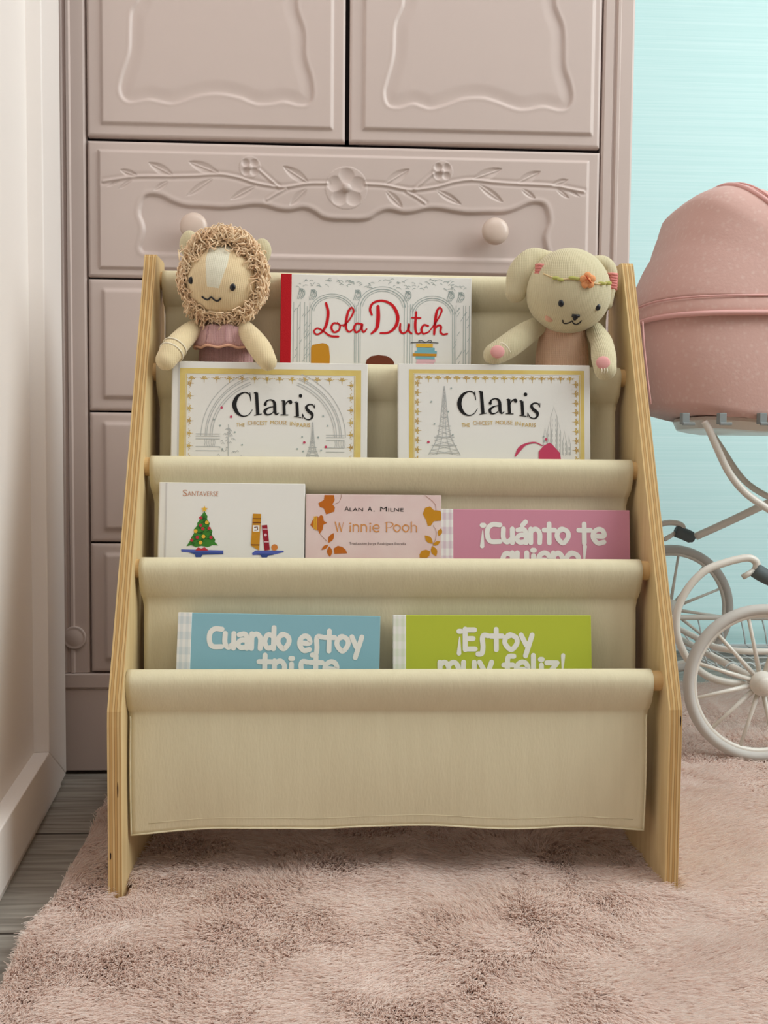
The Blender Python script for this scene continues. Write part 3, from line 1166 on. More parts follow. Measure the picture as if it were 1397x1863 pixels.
G = {   # chunky skeleton letters, x-height 1, y up: (advance, strokes)
    'C': (1.15, [[(1.0, 1.28), (.45, 1.30), (.12, 1.0), (.08, .5), (.32, .1), (1.0, .08)]]),
    'u': (1.0, [[(.1, 1), (.1, .35), (.35, .05), (.68, .25)], [(.75, 1), (.75, 0)]]),
    'a': (1.0, [[(.15, .92), (.55, .98), (.75, .7), (.75, 0)], [(.75, .55), (.3, .55), (.08, .28), (.3, .04), (.75, .1)]]),
    'n': (1.0, [[(.1, 1), (.1, 0)], [(.1, .8), (.45, 1), (.75, .7), (.75, 0)]]),
    'r': (.95, [[(.1, 1), (.1, 0)], [(.1, .8), (.45, 1), (.72, .72), (.72, .35)]]),
    'm': (1.45, [[(.1, 1), (.1, 0)], [(.1, .8), (.38, 1), (.62, .7), (.62, 0)], [(.62, .8), (.95, 1), (1.2, .7), (1.2, 0)]]),
    'd': (1.0, [[(.75, 1.45), (.75, 0)], [(.75, .85), (.3, .95), (.08, .5), (.3, .05), (.75, .15)]]),
    'q': (1.0, [[(.75, 1.0), (.75, -.45)], [(.75, .85), (.3, .95), (.08, .5), (.3, .05), (.75, .15)]]),
    'o': (1.1, [[(.5, 1.0), (.15, .8), (.1, .4), (.5, 0), (.88, .4), (.85, .8), (.5, 1.0), (.3, .97)]]),
    'e': (1.0, [[(.2, .52), (.8, .52), (.72, .9), (.42, 1.0), (.12, .75), (.1, .35), (.4, 0), (.8, .08)]]),
    's': (.8, [[(.72, .95), (.42, .98), (.32, .75), (.36, .2), (.28, -.25), (.02, -.3)]]),
    't': (.95, [[(.45, 1.38), (.45, 0)], [(.08, .93), (.85, .93)]]),
    'y': (.95, [[(.08, 1), (.42, .3)], [(.82, 1), (.36, -.42)]]),
    'i': (.5, [[(.22, .8), (.22, 0)], [(.16, 1.18), (.28, 1.18)]]),
    'E': (.95, [[(.12, 1.4), (.12, 0)], [(.12, 1.35), (.75, 1.35)], [(.12, .75), (.65, .75)], [(.12, .05), (.78, .05)]]),
    'f': (.8, [[(.72, 1.4), (.42, 1.38), (.3, 1.1), (.3, 0)], [(.05, .8), (.65, .8)]]),
    'l': (.5, [[(.2, 1.45), (.2, 0)]]),
    'z': (.9, [[(.08, .95), (.75, .95)], [(.72, .9), (.12, .1)], [(.1, .05), (.8, .05)]]),
    '¡': (.5, [[(.2, 1.25), (.34, 1.25)], [(.25, .85, .08), (.2, -.25, .32)]]),
    '!': (.5, [[(.26, 1.45, .3), (.2, .4, .1)], [(.14, 0), (.26, 0)]]),
    'á': (1.0, [[(.15, .92), (.55, .98), (.75, .7), (.75, 0)], [(.75, .55), (.3, .55), (.08, .28), (.3, .04), (.75, .1)], [(.48, 1.25), (.72, 1.5)]]),
    'W': (1.5, [[(.0, 1.35), (.35, 0)], [(.35, 0, .06), (.62, 1.2, .06)], [(.62, 1.2), (.95, 0)], [(.95, 0, .06), (1.3, 1.35, .06)]]),
    'P': (1.05, [[(.2, 1.35), (.2, 0)], [(.0, 1.25, .06), (.5, 1.4, .08), (.85, 1.1, .16), (.6, .65, .08), (.25, .6, .05)]]),
    'h': (1.0, [[(.1, 1.45), (.1, 0)], [(.1, .75, .06), (.45, 1, .08), (.75, .7, .16), (.75, 0, .16)]]),
    ' ': (.65, []),
}


def chunky(pr, txt, x, y, xh, width, w=0.35):
    """skeleton lettering: baseline start x, y; x-height xh; total width"""
    adv = sum(G[c][0] for c in txt)
    kx = width / (adv - 0.2)
    cx = x
    for c in txt:
        a, st = G[c]
        for s_ in st:
            pts = [(cx + q[0] * kx, y - q[1] * xh, (q[2] if len(q) > 2 else w) * xh) for q in s_]
            pr.stroke(pts, w * xh, smooth=1)
        cx += a * kx


def book(label, x0, x1, ytop, ztop, zbot, ybot, th, cover_m, roll=0.0, spine_m=None, spine_w=0.0, hinge=True):
    """hardcover leaning back; root at bottom left of the front cover, local x right, z up, front at y = 0"""
    w = x1 - x0
    h = math.hypot(ztop - zbot, ytop - ybot)
    tilt = math.atan2(ytop - ybot, ztop - zbot)
    o = thing('picture_book', label, 'book', (x0, ytop, ztop), (-tilt, roll, 0), 'picture books in the bookshelf pockets')
    # root sits at the top left corner of the front cover (print is laid out from there downward)
    c = MB()
    bt = 0.0022
    c.box((0, 0, -h), (w, bt, 0), 0)
    c.box((0, th - bt, -h), (w, th, 0), 0)
    c.box((-0.0008, 0.0003, -h), (bt, th - 0.0003, 0), 0)
    co = c.build('cover', [cover_m], o, bevel=0.0006)
    MB().box((bt, bt, -h + 0.003), (w - 0.003, th - bt, -0.003)).build('pages', M_PAGES, o)
    if hinge:
        MB().box((0.0068, -0.0002, -h + 0.0005), (0.0088, 0.0006, -0.0005)).build('hinge_groove', mat('hinge_shade', (206, 202, 198), rough=0.5), co)
    if spine_m:
        MB().box((-0.0012, -0.0004, -h - 0.0002), (spine_w, th + 0.0004, 0.0002)).build('spine_strip', spine_m, o, bevel=0.0006)
    return o, w, h


def pm(name, c, rough=0.4):
    return mat(name, c, rough=rough, spec=0.35)


P_RED = pm('print_red', (200, 20, 30))
P_GREY = pm('print_grey_green', (158, 170, 166))
P_GREY2 = pm('print_soft_grey', (186, 187, 184))
P_BLACK = pm('print_black', (28, 26, 26))
P_GOLD = mat('print_gold_foil', (214, 186, 104), rough=0.3, spec=0.5, mottle=(30, (226, 206, 130), 0.7))
P_GOLD2 = mat('print_gold_foil_dark', (190, 150, 76), rough=0.3, spec=0.5, mottle=(45, (222, 196, 96), 0.7))
P_OCHRE = pm('print_ochre', (198, 138, 34))
P_ORANGE = pm('print_rust', (190, 104, 30))
P_BROWN = pm('print_brown', (112, 56, 34))
P_WHITE = pm('print_white', (236, 234, 226))
P_PINKR = pm('print_raspberry', (196, 70, 100))
P_GREEN = pm('print_green', (62, 128, 44))
P_BLUE = pm('print_blue', (84, 98, 176))
P_DBLUE = pm('print_dark_blue', (52, 74, 140))
P_YEL = pm('print_yellow', (230, 180, 60))
P_TEAL = pm('print_teal', (122, 176, 186))
P_ROSE = pm('print_rose', (226, 184, 190))

# ---- book with red spine, top pocket
TL = 1.0   # helper scale
b1, w1, h1_ = book('white picture book with red cloth spine and red brush title between the two plush toys', -0.1389, 0.1031, 0.2312, 0.7050, 0.4200, 0.2080, 0.012, M_WHITE,
                   spine_m=mat('red_cloth', (186, 18, 30), rough=0.8, bump=(800, 0.2)), spine_w=0.0125, hinge=False, roll=0.006)
S1 = w1 / (1345 - 48)
def PR(org, sc, layer):
    return Print(org, sc, layer)


pr = PR((48, 40), S1, 1)
for (cx, rx, ry, top) in ((395, 142, 120, 305), (737, 155, 140, 270), (1080, 140, 125, 310)):
    for kx, wv in ((1.0, 5), (0.9, 3), (1.12, 3)):
        pr.ring((cx, top), rx * kx, ry * kx, wv, 8, 172)
for x in (130, 158, 175, 205, 222, 240, 252, 545, 556, 572, 585, 885, 905, 925, 940, 1215, 1228, 1240, 1290, 1305, 1330):
    pr.stroke([(x, 230 + (x % 5) * 14), (x + 1, 640)], 3, smooth=0, rnd=False)
for cx, cy in ((185, 165), (1275, 165), (265, 170), (1205, 160), (567, 165), (910, 165)):
    for q in range(4):
        a = q * 1.9
        pr.stroke([(cx - 30 + 9 * q, cy + 45), (cx - 22 + 14 * q, cy + 10), (cx - 8 + 8 * math.sin(a) * 2, cy - 25), (cx + 14 * math.cos(a), cy - 5)], 3.2)
    pr.ring((cx, cy), 20, 26, 3)
rr = random.Random(3)
for q in range(95):
    x = rr.uniform(140, 1320)
    y = rr.uniform(52, 105) + 26 * abs(math.sin((x - 395) / 345 * PI))
    a = rr.uniform(-0.7, 0.7)
    L_ = rr.uniform(12, 36)
    pr.stroke([(x, y), (x + L_ * .5 * math.cos(a), y + L_ * .5 * math.sin(a) - 6), (x + L_ * math.cos(a), y + L_ * math.sin(a))], 2.6, rnd=False)
for q in range(40):
    x = rr.choice([rr.uniform(130, 245), rr.uniform(1225, 1335)])
    y = rr.uniform(250, 640)
    pr.stroke([(x - 9, y + 12), (x, y), (x + 8, y - 16)], 2.6, rnd=False)
pr.build('line_drawing', P_GREY, b1)
pr = PR((48, 40), S1, 2)
for s_ in [[(350, 236, 16), (364, 300, 21), (354, 380, 20), (325, 432, 14), (290, 450, 12), (270, 430, 11), (292, 408, 11), (330, 424, 12), (380, 458, 14), (436, 462, 14)],
           [(432, 372, 12), (402, 372, 13), (388, 402, 15), (405, 432, 13), (438, 420, 13), (446, 388, 12), (428, 366, 10), (452, 384, 9), (484, 376, 10)],
           [(470, 392, 9), (510, 345, 11), (537, 290, 13), (524, 262, 12), (502, 290, 16), (488, 355, 18), (490, 408, 15), (510, 428, 12), (534, 412, 9)],
           [(594, 374, 13), (560, 370, 13), (543, 398, 15), (555, 430, 13), (584, 412, 12), (598, 372, 15), (596, 408, 14), (610, 428, 11), (628, 406, 10)],
           [(704, 250, 22), (706, 330, 27), (696, 400, 22), (660, 438, 12)],
           [(662, 308, 14), (650, 268, 17), (672, 226, 15), (732, 210, 15), (800, 238, 20), (838, 310, 24), (828, 380, 22), (782, 425, 15), (722, 432, 12)],
           [(858, 366, 12), (856, 408, 17), (875, 430, 13), (904, 414, 11), (918, 366, 14), (916, 412, 15), (936, 430, 11)],
           [(966, 282, 13), (960, 370, 18), (966, 420, 15), (984, 432, 12), (1000, 420, 9)], [(936, 322, 10), (996, 323, 12)],
           [(1048, 376, 14), (1020, 370, 13), (1003, 400, 17), (1016, 430, 13), (1052, 418, 10)],
           [(1052, 420, 8), (1108, 340, 10), (1140, 272, 13), (1126, 248, 12), (1106, 280, 17), (1096, 355, 19), (1090, 432, 15)],
           [(1092, 402, 10), (1116, 372, 13), (1136, 378, 16), (1134, 414, 15), (1150, 432, 13), (1180, 428, 13)]]:
    pr.stroke(s_, 14)
pr.build('title_lettering', P_RED, b1)
pr = PR((48, 40), S1, 2)
pr.poly([(252, 540), (262, 522), (330, 508), (352, 512), (372, 530), (380, 600), (378, 660), (252, 660)]).build('printed_cushion', P_OCHRE, b1)
pr = PR((48, 40), S1, 2)
pr.poly([(620, 660), (632, 615), (660, 592), (710, 582), (765, 588), (800, 605), (818, 630), (818, 660)]).build('printed_mound', P_BROWN, b1)
for i_, (x0_, x1_, y0_, y1_, m_) in enumerate(((968, 1082, 498, 524, P_YEL), (975, 1095, 526, 548, P_TEAL), (960, 1110, 548, 566, P_TEAL), (945, 1108, 566, 584, P_OCHRE),
                                               (965, 1095, 586, 604, P_TEAL), (972, 1100, 606, 626, P_ROSE), (968, 1090, 627, 660, P_RED if False else P_ROSE))):
    PR((48, 40), S1, 2).rect(x0_, y0_, x1_, y1_).build('printed_book_stack', m_, b1)
pr = PR((48, 40), S1, 3)
pr.stroke([(932, 494), (1030, 488), (1118, 492)], 5)
pr.stroke([(1030, 490), (1000, 476), (985, 484), (1030, 490), (1060, 474), (1072, 484), (1030, 490)], 4)
pr.build('printed_ribbon', P_BLACK, b1)

# ---- serif title on the two white and gold books
CL = [[(574, 290, 5), (570, 262, 7), (556, 240, 8), (525, 235, 9), (484, 262, 21), (465, 315, 29), (482, 366, 23), (520, 393, 9), (560, 384, 6), (586, 348, 4)],
      [(568, 233, 5), (574, 292, 5)],
      [(611, 234, 22), (622, 382, 22)], [(598, 387, 5), (648, 377, 6)], [(594, 236, 7), (612, 231, 7)],
      [(670, 312, 19), (680, 290, 10), (708, 281, 9), (732, 300, 19), (736, 356, 21), (746, 378, 11), (764, 368, 5)],
      [(730, 326, 5), (694, 334, 10), (668, 357, 19), (680, 380, 12), (710, 376, 7), (732, 356, 4)],
      [(795, 284, 20), (799, 378, 20)], [(774, 381, 6), (826, 382, 6)], [(779, 287, 6), (796, 282, 6)], [(802, 320, 4), (818, 293, 8), (838, 288, 16), (844, 296, 18)],
      [(883, 296, 20), (888, 390, 20)], [(865, 391, 6), (913, 398, 6)], [(866, 296, 6), (884, 291, 6)], [(907, 250, 22), (908, 253, 22)],
      [(1002, 334, 5), (990, 312, 8), (964, 309, 9), (946, 326, 17), (958, 350, 21), (984, 372, 21), (985, 396, 14), (965, 411, 8), (936, 402, 7), (922, 376, 5)],
      [(1003, 308, 4), (1002, 336, 5)], [(922, 372, 5), (920, 404, 5)]]


def tower(pr, cx, top, base, hw, w):
    for sgn in (-1, 1):
        pr.stroke([(cx + sgn * 2, top), (cx + sgn * hw * .22, top + (base - top) * .45), (cx + sgn * hw * .45, top + (base - top) * .75), (cx + sgn * hw, base)], w)
        pr.stroke([(cx + sgn * 1, top + 60), (cx + sgn * hw * .08, top + (base - top) * .6), (cx + sgn * hw * .2, top + (base - top) * .8), (cx + sgn * hw * .5, base)], w * .7)
    for f_ in (.45, .58, .74, .86, .97):
        hwf = hw * (0.22 + max(0, f_ - .45) * 1.35)
        pr.stroke([(cx - hwf, top + (base - top) * f_), (cx + hwf, top + (base - top) * f_)], w, smooth=0)
    k = 14
    for i in range(k):
        f0 = i / k
        y = top + (base - top) * f0
        hw0 = hw * (0.04 + .9 * f0 ** 1.9)
        pr.stroke([(cx - hw0, y), (cx + hw0 * 1.1, y + (base - top) / k)], w * .5, smooth=0, rnd=False)
        pr.stroke([(cx + hw0, y), (cx - hw0 * 1.1, y + (base - top) / k)], w * .5, smooth=0, rnd=False)


def gold_book(label, x0, x1, ztop, ox, oy, wpx, ins_l, second, roll):
    o, w, h = book(label, x0, x1, 0.1775, ztop, 0.3055, 0.1490, 0.0125, M_WHITE, roll=roll, hinge=not second)
    s = w / wpx
    org = (ox, oy)
    L, T, R_ = ox + ins_l, oy + (46 if not second else 38), ox + wpx - (44 if not second else 40)
    BT = oy + 1020
    pr = Print(org, s, 1)
    bw = 46 if not second else 34
    pr.rect(L, T, R_, T + bw * .8).rect(L, T + bw * .8, L + bw, BT).rect(R_ - bw, T + bw * .8, R_, BT)
    pr.build('gold_border', P_GOLD, o)
    pr = Print(org, s, 2)
    m = bw + 12
    pr.stroke([(L + bw - 7, BT), (L + bw - 7, T + bw - 6), (R_ - bw + 7, T + bw - 6), (R_ - bw + 7, BT)], 3, smooth=0)
    pr.build('border_line', P_WHITE, o)
    pr = Print(org, s, 1)
    step = 84 if not second else 63
    i = 0
    x = L + m + 20
    while x < R_ - m:
        y = T + bw + 4
        pr.stroke([(x, y + 4, 5), (x, y + 48, 2)], 3, smooth=0, rnd=False)
        for sg in (-1, 1):
            pr.stroke([(x, y + 26, 4), (x + sg * 12, y + 16, 6), (x + sg * 21, y + 24, 3)], 4)
            pr.stroke([(x, y + 18, 4), (x + sg * 9, y + 4, 5)], 4)
            pr.disc((x + sg * step * .30, y + 14), 3.2, n=8)
            pr.disc((x + sg * step * .42, y + 12), 2.6, n=8)
        x += step
    y = T + m + 45
    while y < oy + 700:
        for xx_, sg in ((L + bw + 6, 1), (R_ - bw - 6, -1)):
            pr.stroke([(xx_, y, 5), (xx_ + sg * 42, y, 2)], 3, smooth=0, rnd=False)
            for s2 in (-1, 1):
                pr.stroke([(xx_ + sg * 24, y, 4), (xx_ + sg * 14, y + s2 * 12, 6), (xx_ + sg * 22, y + s2 * 21, 3)], 4)
                pr.stroke([(xx_ + sg * 14, y, 4), (xx_ + sg * 2, y + s2 * 9, 5)], 4)
                pr.disc((xx_ + sg * 12, y + s2 * step * .34), 3.0, n=8)
        y += step
    pr.build('gold_ornament', P_GOLD2, o)
    tdx, tdy = (0, 0) if not second else (-7, 8)
    pr = Print(org, s, 2)
    for st_ in CL:
        pr.stroke([(a + tdx, b_ + tdy, c_) for a, b_, c_ in st_], 10, rnd=False)
    pr.disc((907 + tdx, 251 + tdy), 12)
    pr.disc((671 + tdx, 312 + tdy), 10)
    pr.disc((841 + tdx, 296 + tdy), 11)
    pr.build('title_lettering', P_BLACK, o)
    pr = Print(org, s, 2)
    # subtitle set on a shallow arc, word by word
    xs_ = [(480, 'THE'), (555, 'CHICEST'), (707, 'MOUSE'), (838, 'IN'), (884, 'PARIS')]
    ws_ = [54, 132, 112, 36, 90]
    for (x, wd), ww in zip(xs_, ws_):
        t_ = (x + ww / 2 - 728) / 250
        add_text(pr, wd, x + tdx, 446 + 24 * t_ * t_ + tdy + (6 if second else 0), 26, ww)
    pr.build('subtitle_lettering', P_GOLD2, o)
    pr = Print(org, s, 1)
    if not second:
        for rx in (520, 490, 478, 455, 440):
            for a0, a1 in ((112, 180), (0, 68)):
                k_ = 30
                pts = [(728 + rx * .93 * math.cos(math.radians(a0 + (a1 - a0) * q / k_)), 530 - (rx - 60) * math.sin(math.radians(a0 + (a1 - a0) * q / k_))) for q in range(k_ + 1)]
                pr.stroke(pts, 4, smooth=0, rnd=False)
        for x0_, x1_ in ((210, 372), (1080, 1205)):
            for y_ in (515, 530, 548, 600, 628):
                pr.stroke([(x0_, y_), (x1_, y_)], 4, smooth=0, rnd=False)
            for q in range(7):
                x_ = x0_ + 60 + q * 11
                pr.stroke([(x_, 552), (x_ + 3, 575), (x_ - 2, 598)], 3)
        tower(pr, 990, 430, 660, 42, 4.5)
        for q in range(34):
            f_ = rr.random()
            y_ = 470 + 190 * f_
            x_ = 428 + rr.uniform(-1, 1) * (12 + 75 * f_)
            pr.stroke([(x_ - 8, y_ + 9), (x_, y_), (x_ + 7, y_ + 9)], 3)
        pr.stroke([(428, 450), (428, 660)], 5, smooth=0)
    else:
        tower(pr, 358, 210, 665, 105, 5)
        for cx, top, wv in ((1090, 340, 22), (1060, 440, 14), (1120, 440, 14), (1030, 480, 12), (1160, 500, 12), (1190, 530, 10)):
            pr.stroke([(cx - wv, top + 70), (cx, top), (cx + wv, top + 70)], 3, smooth=0)
            pr.stroke([(cx - wv, top + 70), (cx - wv, 660)], 3, smooth=0)
            pr.stroke([(cx + wv, top + 70), (cx + wv, 660)], 3, smooth=0)
            for y_ in range(int(top + 80), 650, 34):
                pr.stroke([(cx - wv * .5, y_), (cx - wv * .5, y_ + 18)], 3, smooth=0)
                pr.stroke([(cx + wv * .5, y_), (cx + wv * .5, y_ + 18)], 3, smooth=0)
    pr.pieces('line_drawing', P_GREY2, o, 0.004)
    pr = Print(org, s, 2)
    dots = ((372, 458), (520, 586), (888, 610), (928, 626), (920, 528), (1028, 530), (1090, 452), (470, 502), (1060, 386), (330, 418), (1048, 618), (388, 616)) if not second else ((404, 222), (272, 312), (384, 378), (292, 460), (414, 532), (1020, 540), (1025, 570))
    for d_ in dots:
        pr.disc(d_, 6, n=10)
    pr.pieces('printed_dot', P_GREY, o)
    pr = Print(org, s, 2)
    for d_ in ((380, 338), (935, 566), (1080, 594), (444, 398)) if not second else ((1036, 558), (252, 580)):
        pr.disc(d_, 9, n=10)
    pr.pieces('printed_dot', P_PINKR, o)
    if second:
        pr = Print(org, s, 2)
        pr.poly([(985, 640), (1020, 600), (1058, 580), (1075, 590), (1128, 648), (1140, 720), (985, 720)])
        pr.stroke([(830, 670, 10), (860, 622, 26), (900, 592, 14), (960, 580, 9), (1010, 600, 7)], 12)
        pr.build('printed_handbag', P_PINKR, o)
    return o


gold_book('white picture book with gold border and grey arches on its cover, under the lion plush', -0.2681, -0.0308, 0.5885, 50, 27, 1308, 50, False, 0.002)
gold_book('white picture book with gold border and tall tower drawing at left, under the puppy plush', 0.0071, 0.2448, 0.5890, 55, 60, 1279, 70, True, -0.004)

# ---- white book with christmas tree, middle pocket
b4, w4, h4 = book('white hardcover book with small printed christmas tree in the middle pocket at left', -0.2754, -0.1053, 0.1275, 0.4425, 0.190, 0.0935, 0.012, M_WHITE, roll=0.004)
S4 = w4 / (1376 - 52)
O4 = (52, 38)
pr = Print(O4, S4, 1)
add_text(pr, 'S', 262, 164, 60, 40)
add_text(pr, 'ANTAVERSE', 305, 162, 44, 280)
pr.build('title_lettering', pm('print_copper', (196, 142, 112)), b4)
pr = Print(O4, S4, 1)
pr.poly([(462, 300), (490, 345), (486, 372), (512, 410), (505, 440), (538, 480), (530, 510), (565, 560), (560, 580), (594, 612), (540, 610), (500, 628), (440, 618), (390, 630), (350, 612), (304, 622),
         (335, 575), (345, 545), (372, 500), (368, 470), (400, 430), (398, 410), (428, 370), (430, 345)])
pr.build('printed_tree', P_GREEN, b4)
pr = Print(O4, S4, 2)
rt = random.Random(9)
for q in range(60):
    f_ = rt.random() ** .6
    x_, y_ = 458 + rt.uniform(-1, 1) * 118 * f_, 330 + 275 * f_
    pr.stroke([(x_ - 9, y_ + 8), (x_, y_), (x_ + 9, y_ + 8)], 4)
pr.build('printed_tree_needles', pm('print_dark_green', (34, 84, 34)), b4)
pr = Print(O4, S4, 3)
for c_ in ((430, 362), (452, 462), (508, 458), (402, 540), (526, 540), (352, 566), (430, 430)):
    pr.disc(c_, 15)
pr.poly([(385, 660), (410, 632), (440, 642), (470, 630), (508, 660)])
pr.pieces('printed_bauble', pm('print_bauble_red', (190, 50, 62)), b4)
pr = Print(O4, S4, 3)
for c_ in ((486, 404), (386, 484), (458, 532), (432, 588)):
    pr.disc(c_, 17)
st5 = []
for q in range(10):
    a = PI / 2 + q * PI / 5
    r_ = 32 if q % 2 == 0 else 14
    st5.append((462 + r_ * math.cos(a), 282 - r_ * math.sin(a)))
pr.poly(st5)
pr.build('printed_star', P_YEL, b4)
pr = Print(O4, S4, 1)
pr.poly([(258, 650), (640, 658), (640, 690), (260, 672)])
pr.poly([(900, 680), (930, 656), (1185, 655), (1190, 668), (1110, 690), (905, 698)])
pr.pieces('printed_shelf', P_BLUE, b4)
pr = Print(O4, S4, 2)
pr.poly([(320, 675), (640, 680), (640, 690), (450, 698), (440, 722), (390, 722), (384, 696)])
pr.poly([(935, 684), (1105, 684), (1095, 694), (1050, 700), (1035, 720), (990, 720), (978, 698)])
pr.pieces('printed_shelf_bracket', P_DBLUE, b4)
pr = Print(O4, S4, 2)
pr.poly([(903, 318), (978, 320), (965, 655), (888, 610)])
pr.build('printed_tall_book', P_OCHRE, b4)
pr = Print(O4, S4, 3)
pr.rect(905, 425, 965, 482)
pr.build('printed_book_label', P_WHITE, b4)
pr = Print(O4, S4, 3)
pr.rect(900, 396, 975, 404).rect(900, 360, 976, 366).rect(893, 600, 968, 608)
pr.stroke([(920, 444), (946, 440), (948, 468), (922, 470)], 9, smooth=0)
pr.pieces('printed_book_band', P_BROWN, b4)
pr = Print(O4, S4, 2)
pr.poly([(985, 425), (1034, 420), (1062, 648), (1014, 655)])
pr.build('printed_red_book', pm('print_maroon', (150, 30, 44)), b4)
pr = Print(O4, S4, 3)
pr.rect(992, 455, 1040, 463).rect(1008, 572, 1052, 582).disc((1020, 513), 13)
pr.pieces('printed_book_band', P_ROSE, b4)
pr = Print(O4, S4, 2)
pr.disc((1104, 626), 29)
pr.build('printed_orange', pm('print_orange', (208, 128, 60)), b4)

# ---- pale pink book with autumn leaves
M_PBOOK = mat('pale_rose_cover', (228, 206, 200), rough=0.4, spec=0.4, mottle=(24, (222, 192, 188), 0.7))
b5, w5, h5 = book('pale pink book with printed orange autumn leaves, middle of the second pocket', -0.1036, 0.0565, 0.1255, 0.4298, 0.190, 0.0950, 0.010, M_PBOOK, hinge=False, roll=0.002)
S5 = w5 / (1310 - 82)
O5 = (82, 98)
pr = Print(O5, S5, 1)
for t_, x_, wv, hh in (('A', 428, 40, 44), ('LAN', 474, 122, 32), ('A', 638, 40, 44), ('.', 692, 12, 32), ('M', 752, 60, 44), ('ILNE', 826, 138, 32)):
    add_text(pr, t_, x_, 250, hh, wv)
pr.build('author_lettering', P_BLACK, b5)
pr = Print(O5, S5, 1)
chunky(pr, 'W', 345, 434, 62, 75, 0.17)
chunky(pr, 'innie', 465, 434, 62, 275, 0.17)
chunky(pr, 'P', 792, 434, 62, 78, 0.17)
chunky(pr, 'ooh', 870, 434, 62, 216, 0.17)
pr.build('title_lettering', pm('print_copper_orange', (212, 146, 84)), b5)
pr = Print(O5, S5, 1)
add_text(pr, 'Traducción Jorge Rodríguez Estrella', 472, 553, 22, 515)
pr.build('subtitle_lettering', pm('print_grey_brown', (110, 92, 88)), b5)


def leaf_poly(cx, cy, r, a0, lobes=5, dep=.4):
    o_ = []
    for q in range(lobes * 8):
        a = a0 + 2 * PI * q / (lobes * 8)
        rr_ = r * (1 - dep * (0.5 - 0.5 * math.cos(lobes * (a - a0))))
        o_.append((cx + rr_ * math.cos(a), cy + rr_ * math.sin(a)))
    return o_


def oval(p0, p1, w_):
    (xa, ya), (xb, yb) = p0, p1
    dx, dy = xb - xa, yb - ya
    L_ = math.hypot(dx, dy)
    nx_, ny_ = -dy / L_, dx / L_
    k = 10
    A = [(xa + dx * i / k + nx_ * w_ / 2 * math.sin(PI * i / k), ya + dy * i / k + ny_ * w_ / 2 * math.sin(PI * i / k)) for i in range(k + 1)]
    B = [(xa + dx * i / k - nx_ * w_ / 2 * math.sin(PI * i / k), ya + dy * i / k - ny_ * w_ / 2 * math.sin(PI * i / k)) for i in range(k - 1, 0, -1)]
    return A + B


pr = Print(O5, S5, 1)
pr.poly([(190, 180), (240, 150), (245, 105), (330, 105), (338, 150), (318, 190), (340, 215), (335, 255), (262, 282), (240, 225), (205, 215)])
pr.poly([(190, 310), (215, 285), (236, 300), (240, 340), (272, 358), (238, 375), (230, 420), (205, 458), (188, 420)])
pr.poly(oval((285, 540), (330, 450), 46)).poly(oval((285, 555), (222, 602), 30)).poly(oval((292, 570), (300, 665), 48)).poly([(332, 590), (370, 565), (410, 575), (440, 600), (455, 632), (340, 638)])
pr.poly([(120, 378), (138, 340), (165, 300), (188, 300), (186, 430), (150, 410)])
pr.pieces('printed_leaf', P_ORANGE, b5)
pr = Print(O5, S5, 1)
pr.poly([(1140, 270), (1160, 215), (1205, 200), (1240, 235), (1300, 240), (1308, 260), (1308, 330), (1240, 335), (1215, 375), (1185, 380), (1172, 330)])
pr.poly(oval((1232, 540), (1158, 465), 52)).poly(oval((1230, 555), (1300, 520), 34)).poly(oval((1225, 560), (1262, 655), 56)).poly([(1110, 640), (1130, 605), (1170, 595), (1208, 610), (1200, 650), (1180, 668), (1112, 668)])
pr.poly(oval((1285, 470), (1308, 400), 40))
pr.pieces('printed_leaf', P_OCHRE, b5)
pr = Print(O5, S5, 2)
pr.rect(150, 300, 158, 415).rect(168, 298, 176, 425)
pr.pieces('printed_leaf_stripe', P_YEL, b5)
pr = Print(O5, S5, 1)
pr.stroke([(336, 186), (375, 170), (394, 130), (396, 102)], 4)
pr.stroke([(210, 460), (240, 495), (272, 525)], 4)
pr.stroke([(1160, 102), (1225, 150), (1255, 190), (1258, 240)], 4)
pr.stroke([(1235, 375), (1262, 430), (1255, 500), (1232, 545)], 4)
pr.pieces('printed_twig', pm('print_twig', (176, 130, 110)), b5)

# ---- three matching books with white gingham spine strip
def gingham(name, tint):
    m = mat(name, (232, 230, 224), rough=0.7)
    n, l = m.node_tree.nodes, m.node_tree.links
    tc = n.new('ShaderNodeTexCoord')
    last = None
    mx0 = n.new('ShaderNodeMix')
    mx0.data_type = 'RGBA'
    mx0.inputs['A'].default_value = lin((234, 232, 226))
    mx0.inputs['B'].default_value = lin(tint)
    adds = []
    for ax, per in (('X', 0.0065), ('Z', 0.017)):
        w_ = n.new('ShaderNodeTexWave')
        w_.bands_direction = ax
        w_.inputs['Scale'].default_value = 0.314 / per
        l.new(tc.outputs['Object'], w_.inputs['Vector'])
        mr = n.new('ShaderNodeMapRange')
        mr.inputs['From Min'].default_value = 0.4
        mr.inputs['From Max'].default_value = 0.6
        mr.inputs['To Max'].default_value = 0.4
        l.new(w_.outputs['Fac'], mr.inputs['Value'])
        adds.append(mr)
    a_ = n.new('ShaderNodeMath')
    a_.operation = 'ADD'
    l.new(adds[0].outputs[0], a_.inputs[0])
    l.new(adds[1].outputs[0], a_.inputs[1])
    l.new(a_.outputs[0], mx0.inputs['Factor'])
    l.new(mx0.outputs['Result'], n['Principled BSDF'].inputs['Base Color'])
    return m


def board_book(label, x0, x1, ytop, ztop, zbot, ybot, color, tint, roll, spw):
    m = mat('matt_cover_' + label.split()[0], color, rough=0.5, spec=0.3)
    return book(label, x0, x1, ytop, ztop, zbot, ybot, 0.0095, m, roll=roll, spine_m=gingham('gingham_' + label.split()[0], tint), spine_w=spw, hinge=False)


